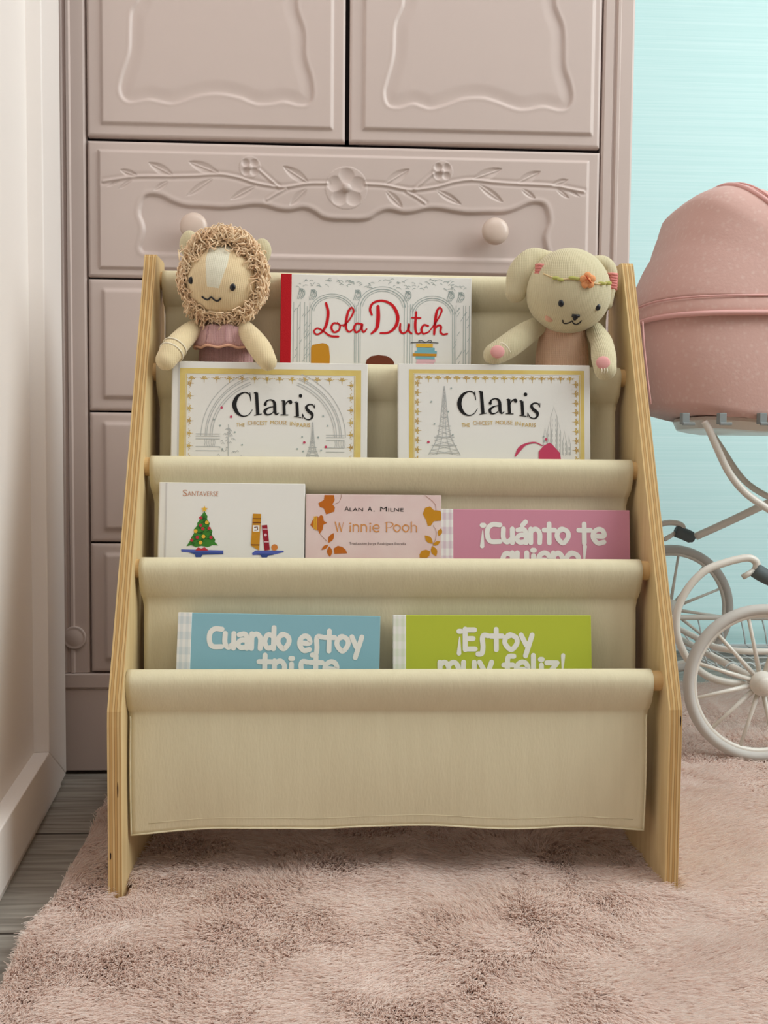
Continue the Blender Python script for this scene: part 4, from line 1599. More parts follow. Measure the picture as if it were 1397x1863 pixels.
b6, w6, h6 = board_book('pink book with chunky white title and gingham spine strip, right end of second pocket', 0.0572, 0.2836, 0.1255, 0.4130, 0.190, 0.0960, (206, 140, 158), (206, 178, 190), 0.0, 0.0135)
S6, O6 = w6 / (1338 - 84), (84, 26)
pr = Print(O6, S6, 1)
chunky(pr, '¡Cuánto', 332, 246, 92, 592)
chunky(pr, 'te', 985, 246, 92, 178)
chunky(pr, 'quiero!', 478, 408, 96, 560)
pr.build('title_lettering', P_WHITE, b6)

b7, w7, h7 = board_book('light blue book with chunky white title and gingham spine strip in the lowest pocket', -0.2445, -0.0174, 0.0700, 0.2975, 0.0755, 0.0370, (138, 184, 196), (196, 206, 208), 0.018, 0.0145)
S7, O7 = w7 / (1330 - 50), (50, 50)
pr = Print(O7, S7, 1)
chunky(pr, 'Cuando', 240, 268, 92, 510)
chunky(pr, 'estoy', 812, 276, 92, 396)
chunky(pr, 'triste', 556, 436, 92, 500)
pr.build('title_lettering', P_WHITE, b7)

b8, w8, h8 = board_book('lime green book with chunky white title and gingham spine strip in the lowest pocket', -0.0017, 0.2250, 0.0700, 0.2948, 0.0755, 0.0370, (182, 192, 62), (212, 220, 196), 0.0, 0.0135)
S8, O8 = w8 / (1312 - 58), (58, 38)
pr = Print(O8, S8, 1)
chunky(pr, '¡Estoy', 448, 254, 92, 478)
chunky(pr, 'muy', 336, 424, 92, 330)
chunky(pr, 'feliz!', 745, 424, 92, 388)
pr.build('title_lettering', P_WHITE, b8)

# ------------------------------------------------------------------ plush toys
K_CREAM = knit('cream_knit', (208, 196, 162), (194, 180, 144), 3000, 0.28)
K_TAN = knit('tan_knit', (222, 194, 150), (186, 150, 104), 2600, 0.6, amt=0.6)
K_MAUVE = knit('mauve_knit', (196, 152, 150), (164, 118, 120), 3600, 0.6, amt=0.6)
K_MAUVE2 = knit('mauve_ruffle_knit', (206, 164, 160), (184, 140, 140), 3000, 0.4)
K_PEACH = knit('peach_knit', (228, 188, 160), (206, 160, 130), 2600, 0.5)
K_ARM = knit('cream_arm_knit', (224, 204, 164), (208, 184, 142), 3000, 0.28)
M_YARN = mat('peach_yarn', (246, 220, 184), rough=0.95, spec=0.05, sheen=0.3, mottle=(70, (236, 196, 156), 0.7))
M_BLACKTHREAD = mat('black_thread', (18, 16, 22), rough=0.4, spec=0.5)
M_PAD = mat('pink_felt', (226, 164, 160), rough=0.95, spec=0.05)
M_STITCH = mat('pale_stitch', (232, 222, 200), rough=0.9)
M_BLUSH = mat('blush_felt', (222, 172, 146), rough=0.95, spec=0.05)


def face_y(R_, x, z, e=0.9):
    """front depth of a rounded head at local x, z"""
    q = max(0.0, 1 - abs(x / R_[0]) ** 2 - abs(z / R_[2]) ** 2)
    return -R_[1] * math.sqrt(q)


def lion():
    cx, cz, cy = -0.2105, 0.6900, 0.2055
    root = thing('plush_toy', 'cream knitted lion plush with curly yarn mane and mauve dress, left in top pocket', 'plush toy', (cx, 0.222, 0.425), group='knitted plush toys in the top pocket')
    O = Vector((cx, 0.222, 0.425))
    rot = Matrix.Rotation(math.radians(8), 3, 'Y')
    hc = Vector((cx, cy, cz)) - O
    R_ = (0.047, 0.039, 0.046)
    m = MB().ball((0, 0, 0), R_, 40, 28)
    hm = knit('lion_face_knit', (234, 212, 172), (206, 172, 126), 2800, 0.35, amt=0.5)
    # pale blaze knitted into the middle of the face
    n, l = hm.node_tree.nodes, hm.node_tree.links
    b = n['Principled BSDF']
    old = b.inputs['Base Color'].links[0].from_socket
    tc = n.new('ShaderNodeTexCoord')
    sp = n.new('ShaderNodeSeparateXYZ')
    l.new(tc.outputs['Object'], sp.inputs[0])
    a1 = n.new('ShaderNodeMath'); a1.operation = 'ABSOLUTE'
    a0 = n.new('ShaderNodeMath'); a0.operation = 'ADD'; a0.inputs[1].default_value = 0.006
    l.new(sp.outputs['X'], a0.inputs[0])
    l.new(a0.outputs[0], a1.inputs[0])
    tz = n.new('ShaderNodeMapRange')
    tz.inputs['From Min'].default_value = -0.018; tz.inputs['From Max'].default_value = 0.018
    tz.inputs['To Min'].default_value = 0.006; tz.inputs['To Max'].default_value = 0.0135
    l.new(sp.outputs['Z'], tz.inputs['Value'])
    lt = n.new('ShaderNodeMath'); lt.operation = 'LESS_THAN'
    l.new(a1.outputs[0], lt.inputs[0]); l.new(tz.outputs[0], lt.inputs[1])
    up = n.new('ShaderNodeMath'); up.operation = 'GREATER_THAN'; up.inputs[1].default_value = -0.012
    l.new(sp.outputs['Z'], up.inputs[0])
    mu = n.new('ShaderNodeMath'); mu.operation = 'MULTIPLY'
    l.new(lt.outputs[0], mu.inputs[0]); l.new(up.outputs[0], mu.inputs[1])
    mx = n.new('ShaderNodeMix'); mx.data_type = 'RGBA'
    mx.inputs['B'].default_value = lin((228, 222, 200))
    l.new(mu.outputs[0], mx.inputs['Factor']); l.new(old, mx.inputs['A']); l.new(mx.outputs['Result'], b.inputs['Base Color'])
    head = m.build('head', hm, root, smooth=True)
    head.location = hc
    head.rotation_euler = (math.radians(4), math.radians(8), 0)
    s = 0.000690

    def hp(px, py, out=0.0):
        """picture point -> local point on the head surface"""
        x, z = (px - 398) * s, -(py - 506) * s
        c_, s_ = math.cos(math.radians(8)), math.sin(math.radians(8))
        x, z = x * c_ - z * s_, x * s_ + z * c_
        return Vector((x, face_y(R_, x, z) - out, z))
    for px, py in ((347, 509), (421, 521)):
        c = hp(px, py)
        MB().ball(c, (0.0036, 0.0022, 0.0045), 16, 12).build('eye', M_BLACKTHREAD, head, smooth=True)
    pts = [hp(x, y, 0.0007) for x, y in ((366, 537), (371, 541), (377, 542.5), (383, 538.5), (389, 543.5), (395, 544.5), (400, 540))]
    MB().tube(spline(pts, 24), 0.0010, 8).build('mouth', M_BLACKTHREAD, head, smooth=True)
    # mane of crinkled yarn around the face
    mm = MB()
    r_ = random.Random(21)
    for i in range(1500):
        phi = r_.uniform(0, 2 * PI)
        dep = r_.uniform(-0.55, 0.95)       # along the depth of the head, -1 front to 1 back
        if dep < -0.45 and r_.random() < .5:
            continue
        rad = math.sqrt(max(0.02, 1 - dep * dep * .92))
        pos = Vector((R_[0] * rad * math.cos(phi), R_[1] * dep, R_[2] * rad * math.sin(phi)))
        nrm = Vector((pos.x / R_[0] ** 2, pos.y / R_[1] ** 2, pos.z / R_[2] ** 2)).normalized()
        tang = Vector((-math.sin(phi), r_.uniform(-.5, .5), math.cos(phi)))
        down = Vector((0, 0, -1))
        side = math.copysign(1, math.cos(phi))
        tang = (tang * r_.choice((-1, 1)) * 0.6 + down * 0.7 + Vector((r_.gauss(0, .5), r_.gauss(0, .4), r_.gauss(0, .5)))).normalized()
        L_ = r_.uniform(0.014, 0.030)
        k = 8
        pts = []
        ph = r_.uniform(0, 6.28)
        lift = r_.uniform(0.001, 0.0085)
        w1 = nrm.cross(tang).normalized() if nrm.cross(tang).length > 1e-4 else nrm.orthogonal()
        for q in range(k):
            t_ = q / (k - 1)
            p = pos + tang * (L_ * (t_ - .3))
            # follow the head
            g = math.sqrt((p.x / R_[0]) ** 2 + (p.y / R_[1]) ** 2 + (p.z / R_[2]) ** 2)
            p = p / max(g, .2) if g > 0 else p
            p = p + p.normalized() * (0.0012 + lift * math.sin(PI * min(1, t_ * .85 + .1)))
            p = p + w1 * 0.0018 * math.sin(t_ * 14 + ph) + nrm * 0.0012 * math.cos(t_ * 11 + ph)
            # keep the face open
            fx, fz = p.x / 0.0365, (p.z + 0.003) / 0.0375
            rr_ = math.hypot(fx, fz)
            if p.y < 0 and rr_ < 1.0:
                sc_ = 1.0 / max(rr_, 0.05)
                p.x, p.z = p.x * sc_, (p.z + 0.003) * sc_ - 0.003
                p.y = min(p.y, face_y(R_, min(max(p.x, -.046), .046), min(max(p.z, -.045), .045)) - .001)
            pts.append(p)
        mm.tube(pts, 0.00085, 5)
    # fuller tuft over the crown and the right side
    for i in range(800):
        phi = r_.gauss(1.45, 0.55) if r_.random() < .75 else r_.gauss(0.2, .45)
        base_ = Vector((R_[0] * math.cos(phi), r_.uniform(-0.024, 0.018), R_[2] * math.sin(phi)))
        out = Vector((math.cos(phi), r_.uniform(-.25, .15), math.sin(phi))).normalized()
        tg = Vector((-math.sin(phi) * r_.choice((-1, 1)), r_.gauss(-.2, .5), math.cos(phi) * .5)).normalized()
        k, L_, ph = 8, r_.uniform(0.014, 0.028), r_.uniform(0, 6.28)
        lift = r_.uniform(0.004, 0.0135) + max(0.0, math.sin(phi)) ** 2 * r_.uniform(0.0, 0.0125)
        pts = [base_ + tg * L_ * (q / 7 - .5) + out * (lift * math.sin(PI * (q / 7 * .8 + .1)) - .0025) + Vector((0, .0015 * math.sin(q * 1.9 + ph), .0015 * math.cos(q * 2.1 + ph))) for q in range(k)]
        mm.tube(pts, 0.00085, 5)
    # a few loose strands hanging over the shoulders
    for i in range(130):
        a = r_.uniform(-2.75, -0.4)
        p = Vector((0.044 * math.cos(a), r_.uniform(-0.016, 0.012), 0.044 * math.sin(a)))
        pts = [p]
        d = Vector((math.cos(a) * .25, 0, -0.9)).normalized()
        for q in range(7):
            p = p + d * 0.0026 + Vector((r_.gauss(0, .0011), r_.gauss(0, .0009), r_.gauss(0, .0006)))
            pts.append(p)
        mm.tube(pts, 0.00085, 5)
    mane = mm.build('mane', M_YARN, head, smooth=True, fix=False)
    for px, py, rx in ((336, 440, 0.0115), (466, 452, 0.0125)):
        x, z = (px - 398) * s, -(py - 506) * s
        c_, s_ = math.cos(math.radians(8)), math.sin(math.radians(8))
        x, z = x * c_ - z * s_, x * s_ + z * c_
        MB().ball((x, 0.008, z), (rx, 0.007, 0.0165), 20, 14).build('ear', K_CREAM, head, smooth=True)
    # body and dress
    body = MB().limb([Vector((cx, 0.228, 0.436)) - O, Vector((cx, 0.226, 0.50)) - O, Vector((cx + .002, 0.220, 0.60)) - O, Vector((cx + .003, 0.212, 0.640)) - O],
                     [0.026, 0.034, 0.034, 0.024], 28, 24)
    for i, v in enumerate(body.v):
        yv = v[1]
        cyv = 0.224 - O.y
        body.v[i] = (v[0], cyv + (yv - cyv) * 0.56, v[2])
    body.build('body', K_MAUVE, root, smooth=True)
    ruf = MB()
    prof = []
    nn = 72
    lv = [(0.026, 0.636), (0.0335, 0.634), (0.0365, 0.625), (0.0385, 0.614), (0.0375, 0.6085), (0.034, 0.6085), (0.031, 0.614)]
    vs, fs = [], []
    for (r0, z0) in lv:
        for j in range(nn):
            a = 2 * PI * j / nn
            wob = 1 + 0.045 * math.cos(a * 9 + 0.4) * (1 if z0 < 0.63 else 0.3)
            vs.append((cx + .002 + r0 * wob * math.cos(a) - O.x, 0.2155 + r0 * 0.66 * wob * math.sin(a) - O.y, z0 + 0.0012 * math.cos(a * 9) - O.z))
    for i in range(len(lv) - 1):
        for j in range(nn):
            j2 = (j + 1) % nn
            fs.append((i * nn + j, i * nn + j2, (i + 1) * nn + j2, (i + 1) * nn + j))
    ruf.add(vs, fs)
    rf = ruf.build('ruffle_collar', K_MAUVE2, root, smooth=True)
    for gx, lean in ((-0.019, -.003), (-0.009, -.0012), (0.003, 0.0), (0.0125, .0022), (0.022, .004)):
        def ry_(x, r0):
            return 0.2155 - 0.66 * math.sqrt(max(0.0, r0 * r0 - x * x)) - 0.0016
        MB().tube(spline([(cx + .002 + gx - O.x, ry_(gx, .0345) - O.y, 0.633 - O.z), (cx + .002 + gx + lean * .5 - O.x, ry_(gx, .0372) - O.y, 0.624 - O.z), (cx + .002 + gx + lean - O.x, ry_(gx + lean, .0388) - O.y, 0.613 - O.z)], 10), 0.0006, 5).build('gather_line', K_MAUVE, rf, smooth=True)
    trim = MB()
    trim.tube([(cx + .002 + 0.0382 * (1 + .045 * math.cos(a * 9 + .4)) * math.cos(a) - O.x, 0.2155 + 0.0252 * (1 + .045 * math.cos(a * 9 + .4)) * math.sin(a) - O.y, 0.6085 + 0.0012 * math.cos(a * 9) - O.z) for a in [2 * PI * j / 90 for j in range(90)]], 0.0016, 7, closed=True)
    trim.build('crochet_edge', M_BLUSH, rf, smooth=True)
    # arms
    def W_(px, py, Y):
        return at(px, py, Y) - O
    a1 = MB().limb([W_(370, 600, .220), W_(354, 600, .212), W_(336, 613, .196), W_(315, 636, .172), W_(302, 655, .1615)], [0.0115, 0.0120, 0.0132, 0.0142, 0.0125], 20, 24)
    al = a1.build('arm', K_ARM, root, smooth=True)
    for f_ in (0.0, 0.5):
        q0, q1 = W_(318, 632, .175), W_(306, 650, .164)
        c = q0.lerp(q1, f_)
        ax = (q1 - q0).normalized()
        o1 = ax.orthogonal().normalized()
        o2 = ax.cross(o1)
        MB().tube([c + (o1 * math.cos(t_) + o2 * math.sin(t_)) * 0.0148 for t_ in [2 * PI * j / 28 for j in range(28)]], 0.0009, 6, closed=True).build('cuff_stitch', M_STITCH, al, smooth=True)
    MB().limb([W_(424, 598, .220), W_(440, 598, .212), W_(456, 612, .196), W_(474, 636, .170), W_(487, 658, .1588)], [0.0115, 0.0118, 0.0130, 0.0138, 0.0112], 20, 24).build('arm', K_ARM, root, smooth=True)


lion()


def puppy():
    cx, cz, cy = 0.2215, 0.6845, 0.1995
    O = Vector((0.2215, 0.222, 0.425))
    root = thing('plush_toy', 'cream knitted puppy plush with floppy ears and flower headband, right in top pocket', 'plush toy', O, group='knitted plush toys in the top pocket')
    R_ = (0.0535, 0.044, 0.0525)

    def shape(p):
        # fuller cheeks, narrower crown
        q = p.copy()
        f_ = 1.0 + 0.05 * max(0, -p.z / R_[2]) - 0.05 * max(0, p.z / R_[2])
        q.x *= f_
        return q
    head = MB().ball((0, 0, 0), R_, 44, 30, fn=shape).build('head', K_CREAM, root, smooth=True)
    head.location = Vector((cx, cy, cz)) - O
    head.rotation_euler = (math.radians(3), math.radians(2), math.radians(3))
    s = 0.000686

    def hp(px, py, out=0.0):
        x, z = (px - 1042) * s, -(py - 524) * s
        return Vector((x, face_y(R_, x, z) - out, z))
    for px, py in ((1014.5, 553), (1084, 555)):
        MB().ball(hp(px, py), (0.0036, 0.0022, 0.0045), 16, 12).build('eye', M_BLACKTHREAD, head, smooth=True)
    # muzzle with nose and mouth
    nz = MB()
    c = [hp(1036, 572, .0004), hp(1052, 572, .0004), hp(1049, 577, .0006), hp(1044, 580, .0007), hp(1040, 577.5, .0006)]
    nz.tube([hp(1037, 573, .0006), hp(1051, 573, .0006)], [0.0019, 0.0019], 10)
    nz.tube([hp(1040, 576, .0006), hp(1048, 576, .0006)], [0.0019, 0.0019], 10)
    nz.ball(hp(1044, 578.5, .0005), (0.0024, 0.0016, 0.0018), 12, 10)
    nz.build('nose', M_BLACKTHREAD, head, smooth=True)
    pts = [hp(x, y, .0005) for x, y in ((1023.5, 581), (1026, 585.5), (1031, 586.5), (1037, 584.5), (1040.5, 582), (1044, 585.5), (1050, 587), (1055, 584), (1057.5, 580))]
    MB().tube(spline(pts, 32), 0.0008, 8).build('mouth', M_BLACKTHREAD, head, smooth=True)
    bl = MB().ball(hp(1002, 578, -0.0008), (0.0062, 0.0022, 0.0048), 16, 10)
    bl.build('blush_patch', M_BLUSH, head, smooth=True)
    # ears: soft flat flaps that fold outwards from the crown
    e1 = MB().limb([hp(1006, 466) + Vector((0, .034, 0.0)), Vector((-0.046, 0.010, 0.036)), Vector((-0.059, 0.006, 0.018)), Vector((-0.066, 0.004, -0.004))], [0.010, 0.0155, 0.0185, 0.0140], 22, 24)
    ctr = 0.012
    e1.v = [(x, ctr + (y - ctr) * .62, z) for x, y, z in e1.v]
    e1.build('ear', K_CREAM, head, smooth=True)
    e2 = MB().limb([Vector((0.030, 0.012, 0.038)), Vector((0.046, 0.012, 0.036)), Vector((0.0535, 0.014, 0.022)), Vector((0.053, 0.012, -0.012))], [0.0085, 0.0115, 0.0125, 0.0085], 20, 22)
    e2.build('ear', K_CREAM, head, smooth=True)
    # headband: thread, leaves and flowers
    band = MB()
    bp = [hp(x, y, .0006) for x, y in ((983, 501), (995, 508), (1008, 512), (1025, 511), (1042, 512), (1060, 513), (1075, 516), (1092, 513), (1108, 510))]
    band.tube(spline(bp, 40), 0.0009, 7)
    hb = band.build('headband', mat('blush_thread', (222, 196, 150), rough=0.9), head, smooth=True)
    lf = MB()
    for (x, y, wv) in ((1002, 510, .0052), (1010, 513, .0045), (1030, 509, .0056), (1038, 510, .004), (1086, 514, .0056), (1100, 512, .0056), (1106, 510, .003)):
        lf.ball(hp(x, y, .0012), (wv, .0014, .0022), 12, 8)
    lf.build('leaf_stitches', mat('olive_thread', (176, 172, 96), rough=0.9), hb, smooth=True)
    M_OR = mat('apricot_yarn', (232, 158, 106), rough=0.9, bump=(900, .4))
    M_PKY = mat('rose_yarn', (224, 140, 132), rough=0.9, bump=(900, .4))

    def rosette(c, r, m_, nm, flat_dir=1.0):
        f_ = MB()
        for q in range(5):
            a = q * 2 * PI / 5 + .4
            f_.ball(c + Vector((r * .55 * math.cos(a), -0.0012, r * .55 * math.sin(a))), (r * .5, r * .32, r * .5), 12, 8)
        f_.ball(c + Vector((0, -.003, 0)), (r * .35, r * .3, r * .35), 10, 8)
        return f_.build(nm, m_, hb, smooth=True)
    rosette(hp(1057, 512, .001), 0.0098, M_OR, 'orange_flower')
    MB().tube([hp(1051, 504, .0065), hp(1056, 511, .0072), hp(1062, 517, .0065)], 0.0008, 6).build('flower_stitch', mat('rust_thread', (186, 84, 48), rough=0.9), hb, smooth=True)
    MB().tube([hp(1050, 512, .0065), hp(1056, 511, .0072)], 0.0006, 6).build('flower_stitch', mat('rust_thread', (186, 84, 48), rough=0.9), hb, smooth=True)
    for px, py, kx in ((983, 497, -1), (1119, 504, 1)):
        f_ = MB()
        x, z = (px - 1042) * s, -(py - 524) * s
        c = Vector((x, -0.014 if kx < 0 else -0.010, z))
        for q in range(6):
            zz_ = (q - 2.5) * .0032
            f_.tube([c + Vector((-.0062, .003, zz_ + .001)), c + Vector((-.003, -.0035, zz_)), c + Vector((.003, -.0035, zz_)), c + Vector((.0062, .003, zz_ - .001))], [0.0016, 0.0022, 0.0022, 0.0016], 8)
        f_.ball(c + Vector((0, .001, 0)), (.0055, .004, .0088), 14, 10)
        f_.build('pink_flower', M_PKY, hb, smooth=True)
    # body
    body = MB().limb([Vector((cx, 0.230, 0.436)) - O, Vector((cx, 0.228, 0.50)) - O, Vector((cx - .001, 0.222, 0.60)) - O, Vector((cx - .001, 0.214, 0.642)) - O], [0.027, 0.036, 0.0345, 0.028], 28, 24)
    cyv = 0.226 - O.y
    body.v = [(x, cyv + (y - cyv) * .56, z) for x, y, z in body.v]
    body.build('body', K_PEACH, root, smooth=True)

    def W_(px, py, Y):
        return at(px, py, Y) - O
    al = MB().limb([W_(976, 594, .216), W_(952, 610, .204), W_(924, 630, .190), W_(899, 645, .183)], [0.0125, 0.0152, 0.0155, 0.0138], 22, 22).build('arm', K_CREAM, root, smooth=True)
    ar = MB().limb([W_(1082, 602, .214), W_(1094, 624, .194), W_(1098, 650, .172), W_(1101, 672, .1605)], [0.0115, 0.0138, 0.0152, 0.0136], 22, 22).build('arm', K_CREAM, root, smooth=True)
    pads = ((905, 640, .1675, al), (1097, 660, .1485, ar))
    for px, py, Y, par in pads:
        MB().ball(W_(px, py, Y), (0.0088, 0.0030, 0.0080), 18, 12).build('paw_pad', M_PAD, par, smooth=True)
    q0 = W_(915, 622, .1735)
    MB().tube(spline([W_(906, 624, .177), W_(915, 625, .1735), W_(923, 632, .173), W_(928, 641, .175)], 16), 0.0010, 6).build('cuff_stitch', M_STITCH, al, smooth=True)
    for dx in (0, 5, 10):
        MB().tube([W_(1094 + dx, 669, .1475), W_(1095 + dx, 674, .1470), W_(1094 + dx, 679, .1475)], 0.0007, 6).build('cuff_stitch', M_STITCH, ar, smooth=True)


puppy()

# ------------------------------------------------------------------ doll pram
M_METAL = mat('white_enamel', (222, 216, 206), rough=0.3, spec=0.5)
M_TYRE = mat('pale_grey_rubber', (196, 192, 186), rough=0.6, spec=0.25)
M_STRAP = mat('dark_grey_strap', (92, 100, 102), rough=0.6)
M_CLIP = mat('grey_clip', (136, 142, 142), rough=0.5)
M_WIRE = mat('white_wire', (196, 204, 204), rough=0.4, spec=0.4)


def pram_cloth():
    m = mat('pink_printed_cotton', (218, 170, 164), rough=0.95, spec=0.05, sheen=0.2)
    n, l = m.node_tree.nodes, m.node_tree.links
    b = n['Principled BSDF']
    tc = n.new('ShaderNodeTexCoord')
    vo = n.new('ShaderNodeTexVoronoi')
    vo.feature = 'F1'
    vo.inputs['Scale'].default_value = 95
    nz = n.new('ShaderNodeTexNoise')
    nz.inputs['Scale'].default_value = 240
    l.new(tc.outputs['Object'], vo.inputs['Vector'])
    l.new(tc.outputs['Object'], nz.inputs['Vector'])
    mr = n.new('ShaderNodeMapRange')
    mr.inputs['From Min'].default_value = 0.12
    mr.inputs['From Max'].default_value = 0.40
    mr.inputs['To Min'].default_value = 0.62
    mr.inputs['To Max'].default_value = 0.0
    l.new(vo.outputs['Distance'], mr.inputs['Value'])
    mu = n.new('ShaderNodeMath')
    mu.operation = 'MULTIPLY'
    l.new(mr.outputs[0], mu.inputs[0])
    l.new(nz.outputs[0], mu.inputs[1])
    mx = n.new('ShaderNodeMix')
    mx.data_type = 'RGBA'
    mx.inputs['A'].default_value = lin((220, 180, 170))
    mx.inputs['B'].default_value = lin((236, 214, 204))
    l.new(mu.outputs[0], mx.inputs['Factor'])
    l.new(mx.outputs['Result'], b.inputs['Base Color'])
    bp = n.new('ShaderNodeBump')
    bp.inputs['Strength'].default_value = 0.25
    bp.inputs['Distance'].default_value = 0.001
    l.new(nz.outputs[0], bp.inputs['Height'])
    l.new(bp.outputs[0], b.inputs['Normal'])
    tl_ = n.new('ShaderNodeBsdfTranslucent')
    l.new(mx.outputs['Result'], tl_.inputs['Color'])
    ms_ = n.new('ShaderNodeMixShader')
    ms_.inputs[0].default_value = 0.06
    l.new(b.outputs[0], ms_.inputs[1])
    l.new(tl_.outputs[0], ms_.inputs[2])
    l.new(ms_.outputs[0], n['Material Output'].inputs['Surface'])
    return m


M_COT = pram_cloth()
M_PIPE = mat('pink_piping', (222, 172, 166), rough=0.9)
M_LINING = mat('cream_lining', (232, 208, 198), rough=0.95)
PX, PY0, PY1 = 0.75, 0.46, 1.00       # pram centre and its two wheel tracks
pram = thing('doll_pram', 'pink fabric doll pram with white spoked wheels standing at right before the blind', 'doll pram', (PX, 0.73, RUG_Z))
PO = Vector((PX, 0.73, RUG_Z))


def PW(px, py, Y):
    return at(px, py, Y) - PO


HPX = at(1490, 560, 0.66).x
YC = 0.73


def plan(t_, x0, x1, hw, e=0.55):
    """rounded rectangle outline in plan, t in 0..1"""
    a = 2 * PI * t_
    c_, s_ = math.cos(a), math.sin(a)
    hx = (x1 - HPX) if c_ > 0 else (HPX - x0)
    return HPX + hx * math.copysign(abs(c_) ** e, c_), YC - hw * math.copysign(abs(s_) ** e, s_)


CW = 0.185     # half width of the cot
yn = YC - CW   # near side
zb0 = at(1300, 572, yn).z
x_l_top = at(1160, 575, YC).x
x_l_bot = at(1178, 742, YC).x + 0.006
NT = 96
XE = 1.16      # right end, outside the picture
levels = []
for i in range(13):
    f_ = i / 12
    z = 0.538 + (zb0 + 0.006 - 0.538) * f_
    x0_ = x_l_bot + (x_l_top - x_l_bot) * f_ - 0.010 * math.sin(PI * f_)
    levels.append((x0_, XE - 0.02 + 0.02 * f_, CW - 0.014 * (1 - f_) + 0.004 * math.sin(PI * f_), z))
m = MB()
vs, fs = [], []
for li, (x0_, x1_, hw, z) in enumerate(levels):
    for j in range(NT):
        a, b_ = plan(j / NT, x0_, x1_, hw)
        # the bottom edge rises to the left as it does on the cot
        zz_ = z + (0.024 * max(0, (0.62 - a) / 0.17) if False else 0.0) + (1 - li / 12) * 0.030 * max(0.0, min(1.0, (0.64 - a) / 0.16)) ** 1.2
        vs.append((a - PO.x, b_ - PO.y, zz_ - PO.z))
for i in range(len(levels) - 1):
    for j in range(NT):
        j2 = (j + 1) % NT
        fs.append((i * NT + j, i * NT + j2, (i + 1) * NT + j2, (i + 1) * NT + j))
fs.append(tuple(range(NT)))
m.add(vs, fs)
cot = m.build('carrycot', M_COT, pram, smooth=True)
# inner mattress closes the top of the cot beyond the hood
vs = []
x0_, x1_, hw, z = levels[-1]
vs = [(plan(j / NT, x0_ + .004, x1_ - .004, hw - .004)[0] - PO.x, plan(j / NT, x0_ + .004, x1_ - .004, hw - .004)[1] - PO.y, z - 0.01 - PO.z) for j in range(NT)]
MB().add(vs, [tuple(range(NT))]).build('cot_lining', M_LINING, cot)
# base tray with clips
trb = MB()
for z0_, dd in ((0.530, 0.012), (0.547, 0.004)):
    pass
vs, fs = [], []
for z_, ins in ((0.519, 0.030), (0.521, 0.020), (0.535, 0.014), (0.541, 0.016)):
    for j in range(NT):
        a, b_ = plan(j / NT, x_l_bot + ins + 0.05, XE - 0.02 - ins, CW - 0.012 - ins)
        vs.append((a - PO.x, b_ - PO.y, z_ + 0.014 * max(0.0, min(1.0, (0.64 - a) / 0.16)) - PO.z))
for i in range(3):
    for j in range(NT):
        j2 = (j + 1) % NT
        fs.append((i * NT + j, i * NT + j2, (i + 1) * NT + j2, (i + 1) * NT + j))
fs.append(tuple(range(NT)))
trb.add(vs, fs)
tray = trb.build('base_tray', M_METAL, pram, smooth=False)
for px in (1245, 1312, 1385):
    p = PW(px, 765, yn + 0.012)
    c = MB().box((p.x - .006, p.y - .008, p.z - .006), (p.x + .006, p.y + .006, p.z + .012))
    c.box((p.x - .006, p.y - .012, p.z - .008), (p.x + .014, p.y - .006, p.z - .003))
    c.build('clip', M_CLIP, tray, bevel=0.001)

# hood: arches about a hinge line
ZH = zb0 + 0.027        # rim of the hood
HP = Vector((at(1490, 560, 0.66).x, 0, ZH))


def hood_ang(px, py):
    x, z = at(px, py, YC).x, at(px, py, 0.625).z
    return math.degrees(math.atan2(z - HP.z, x - HP.x)), math.hypot(z - HP.z, x - HP.x)


sil = [(1162, 545), (1166, 525), (1184, 482), (1209, 432), (1224, 385), (1232, 357), (1246, 343), (1266, 333), (1290, 330), (1312, 333), (1340, 343), (1362, 341), (1380, 336), (1400, 331), (1440, 328), (1480, 332), (1520, 345)]
ar = [hood_ang(*q) for q in sil]
NA = 48
ribs = []
for i in range(NA + 1):
    t_ = i / NA * (len(ar) - 1)
    k = min(int(t_), len(ar) - 2)
    f_ = t_ - k
    ribs.append((ar[k][0] + (ar[k + 1][0] - ar[k][0]) * f_, ar[k][1] + (ar[k + 1][1] - ar[k][1]) * f_))


def arch(ang, rad, hw, nseg=28, flare=0.0):
    o_ = []
    ca, sa = math.cos(math.radians(ang)), math.sin(math.radians(ang))
    for j in range(nseg + 1):
        a = PI * j / nseg
        e = 0.55
        yv = -hw * math.copysign(abs(math.cos(a)) ** e, math.cos(a))
        rr_ = rad * abs(math.sin(a)) ** 0.55
        o_.append(Vector((HP.x + ca * rr_, YC + yv, HP.z + sa * rr_)) - PO)
    return o_


Xh, Yh, Zh = [], [], []
for i, (a_, r_) in enumerate(ribs):
    pts = arch(a_, r_, CW + 0.006)
    Xh.append([p.x for p in pts]); Yh.append([p.y for p in pts]); Zh.append([p.z for p in pts])
hood = grid_mesh(np.array(Xh), np.array(Yh), np.array(Zh), 'hood', M_COT, pram)
sd = hood.modifiers.new('solid', 'SOLIDIFY')
sd.thickness = 0.002
# piping over the first bow
ia = min(range(len(ribs)), key=lambda i: abs(ribs[i][0] - hood_ang(1285, 330)[0]))
MB().tube([p + Vector((0, 0, 0.001)) for p in arch(ribs[ia][0], ribs[ia][1] + 0.002, CW + 0.008, 40)], 0.0040, 8).build('bow_piping', M_PIPE, hood, smooth=True)
MB().tube([p + Vector((0.006, 0, 0.000)) for p in arch(ribs[ia][0] - 1.6, ribs[ia][1] + 0.001, CW + 0.008, 40)], 0.0016, 6).build('bow_piping', M_PIPE, hood, smooth=True)
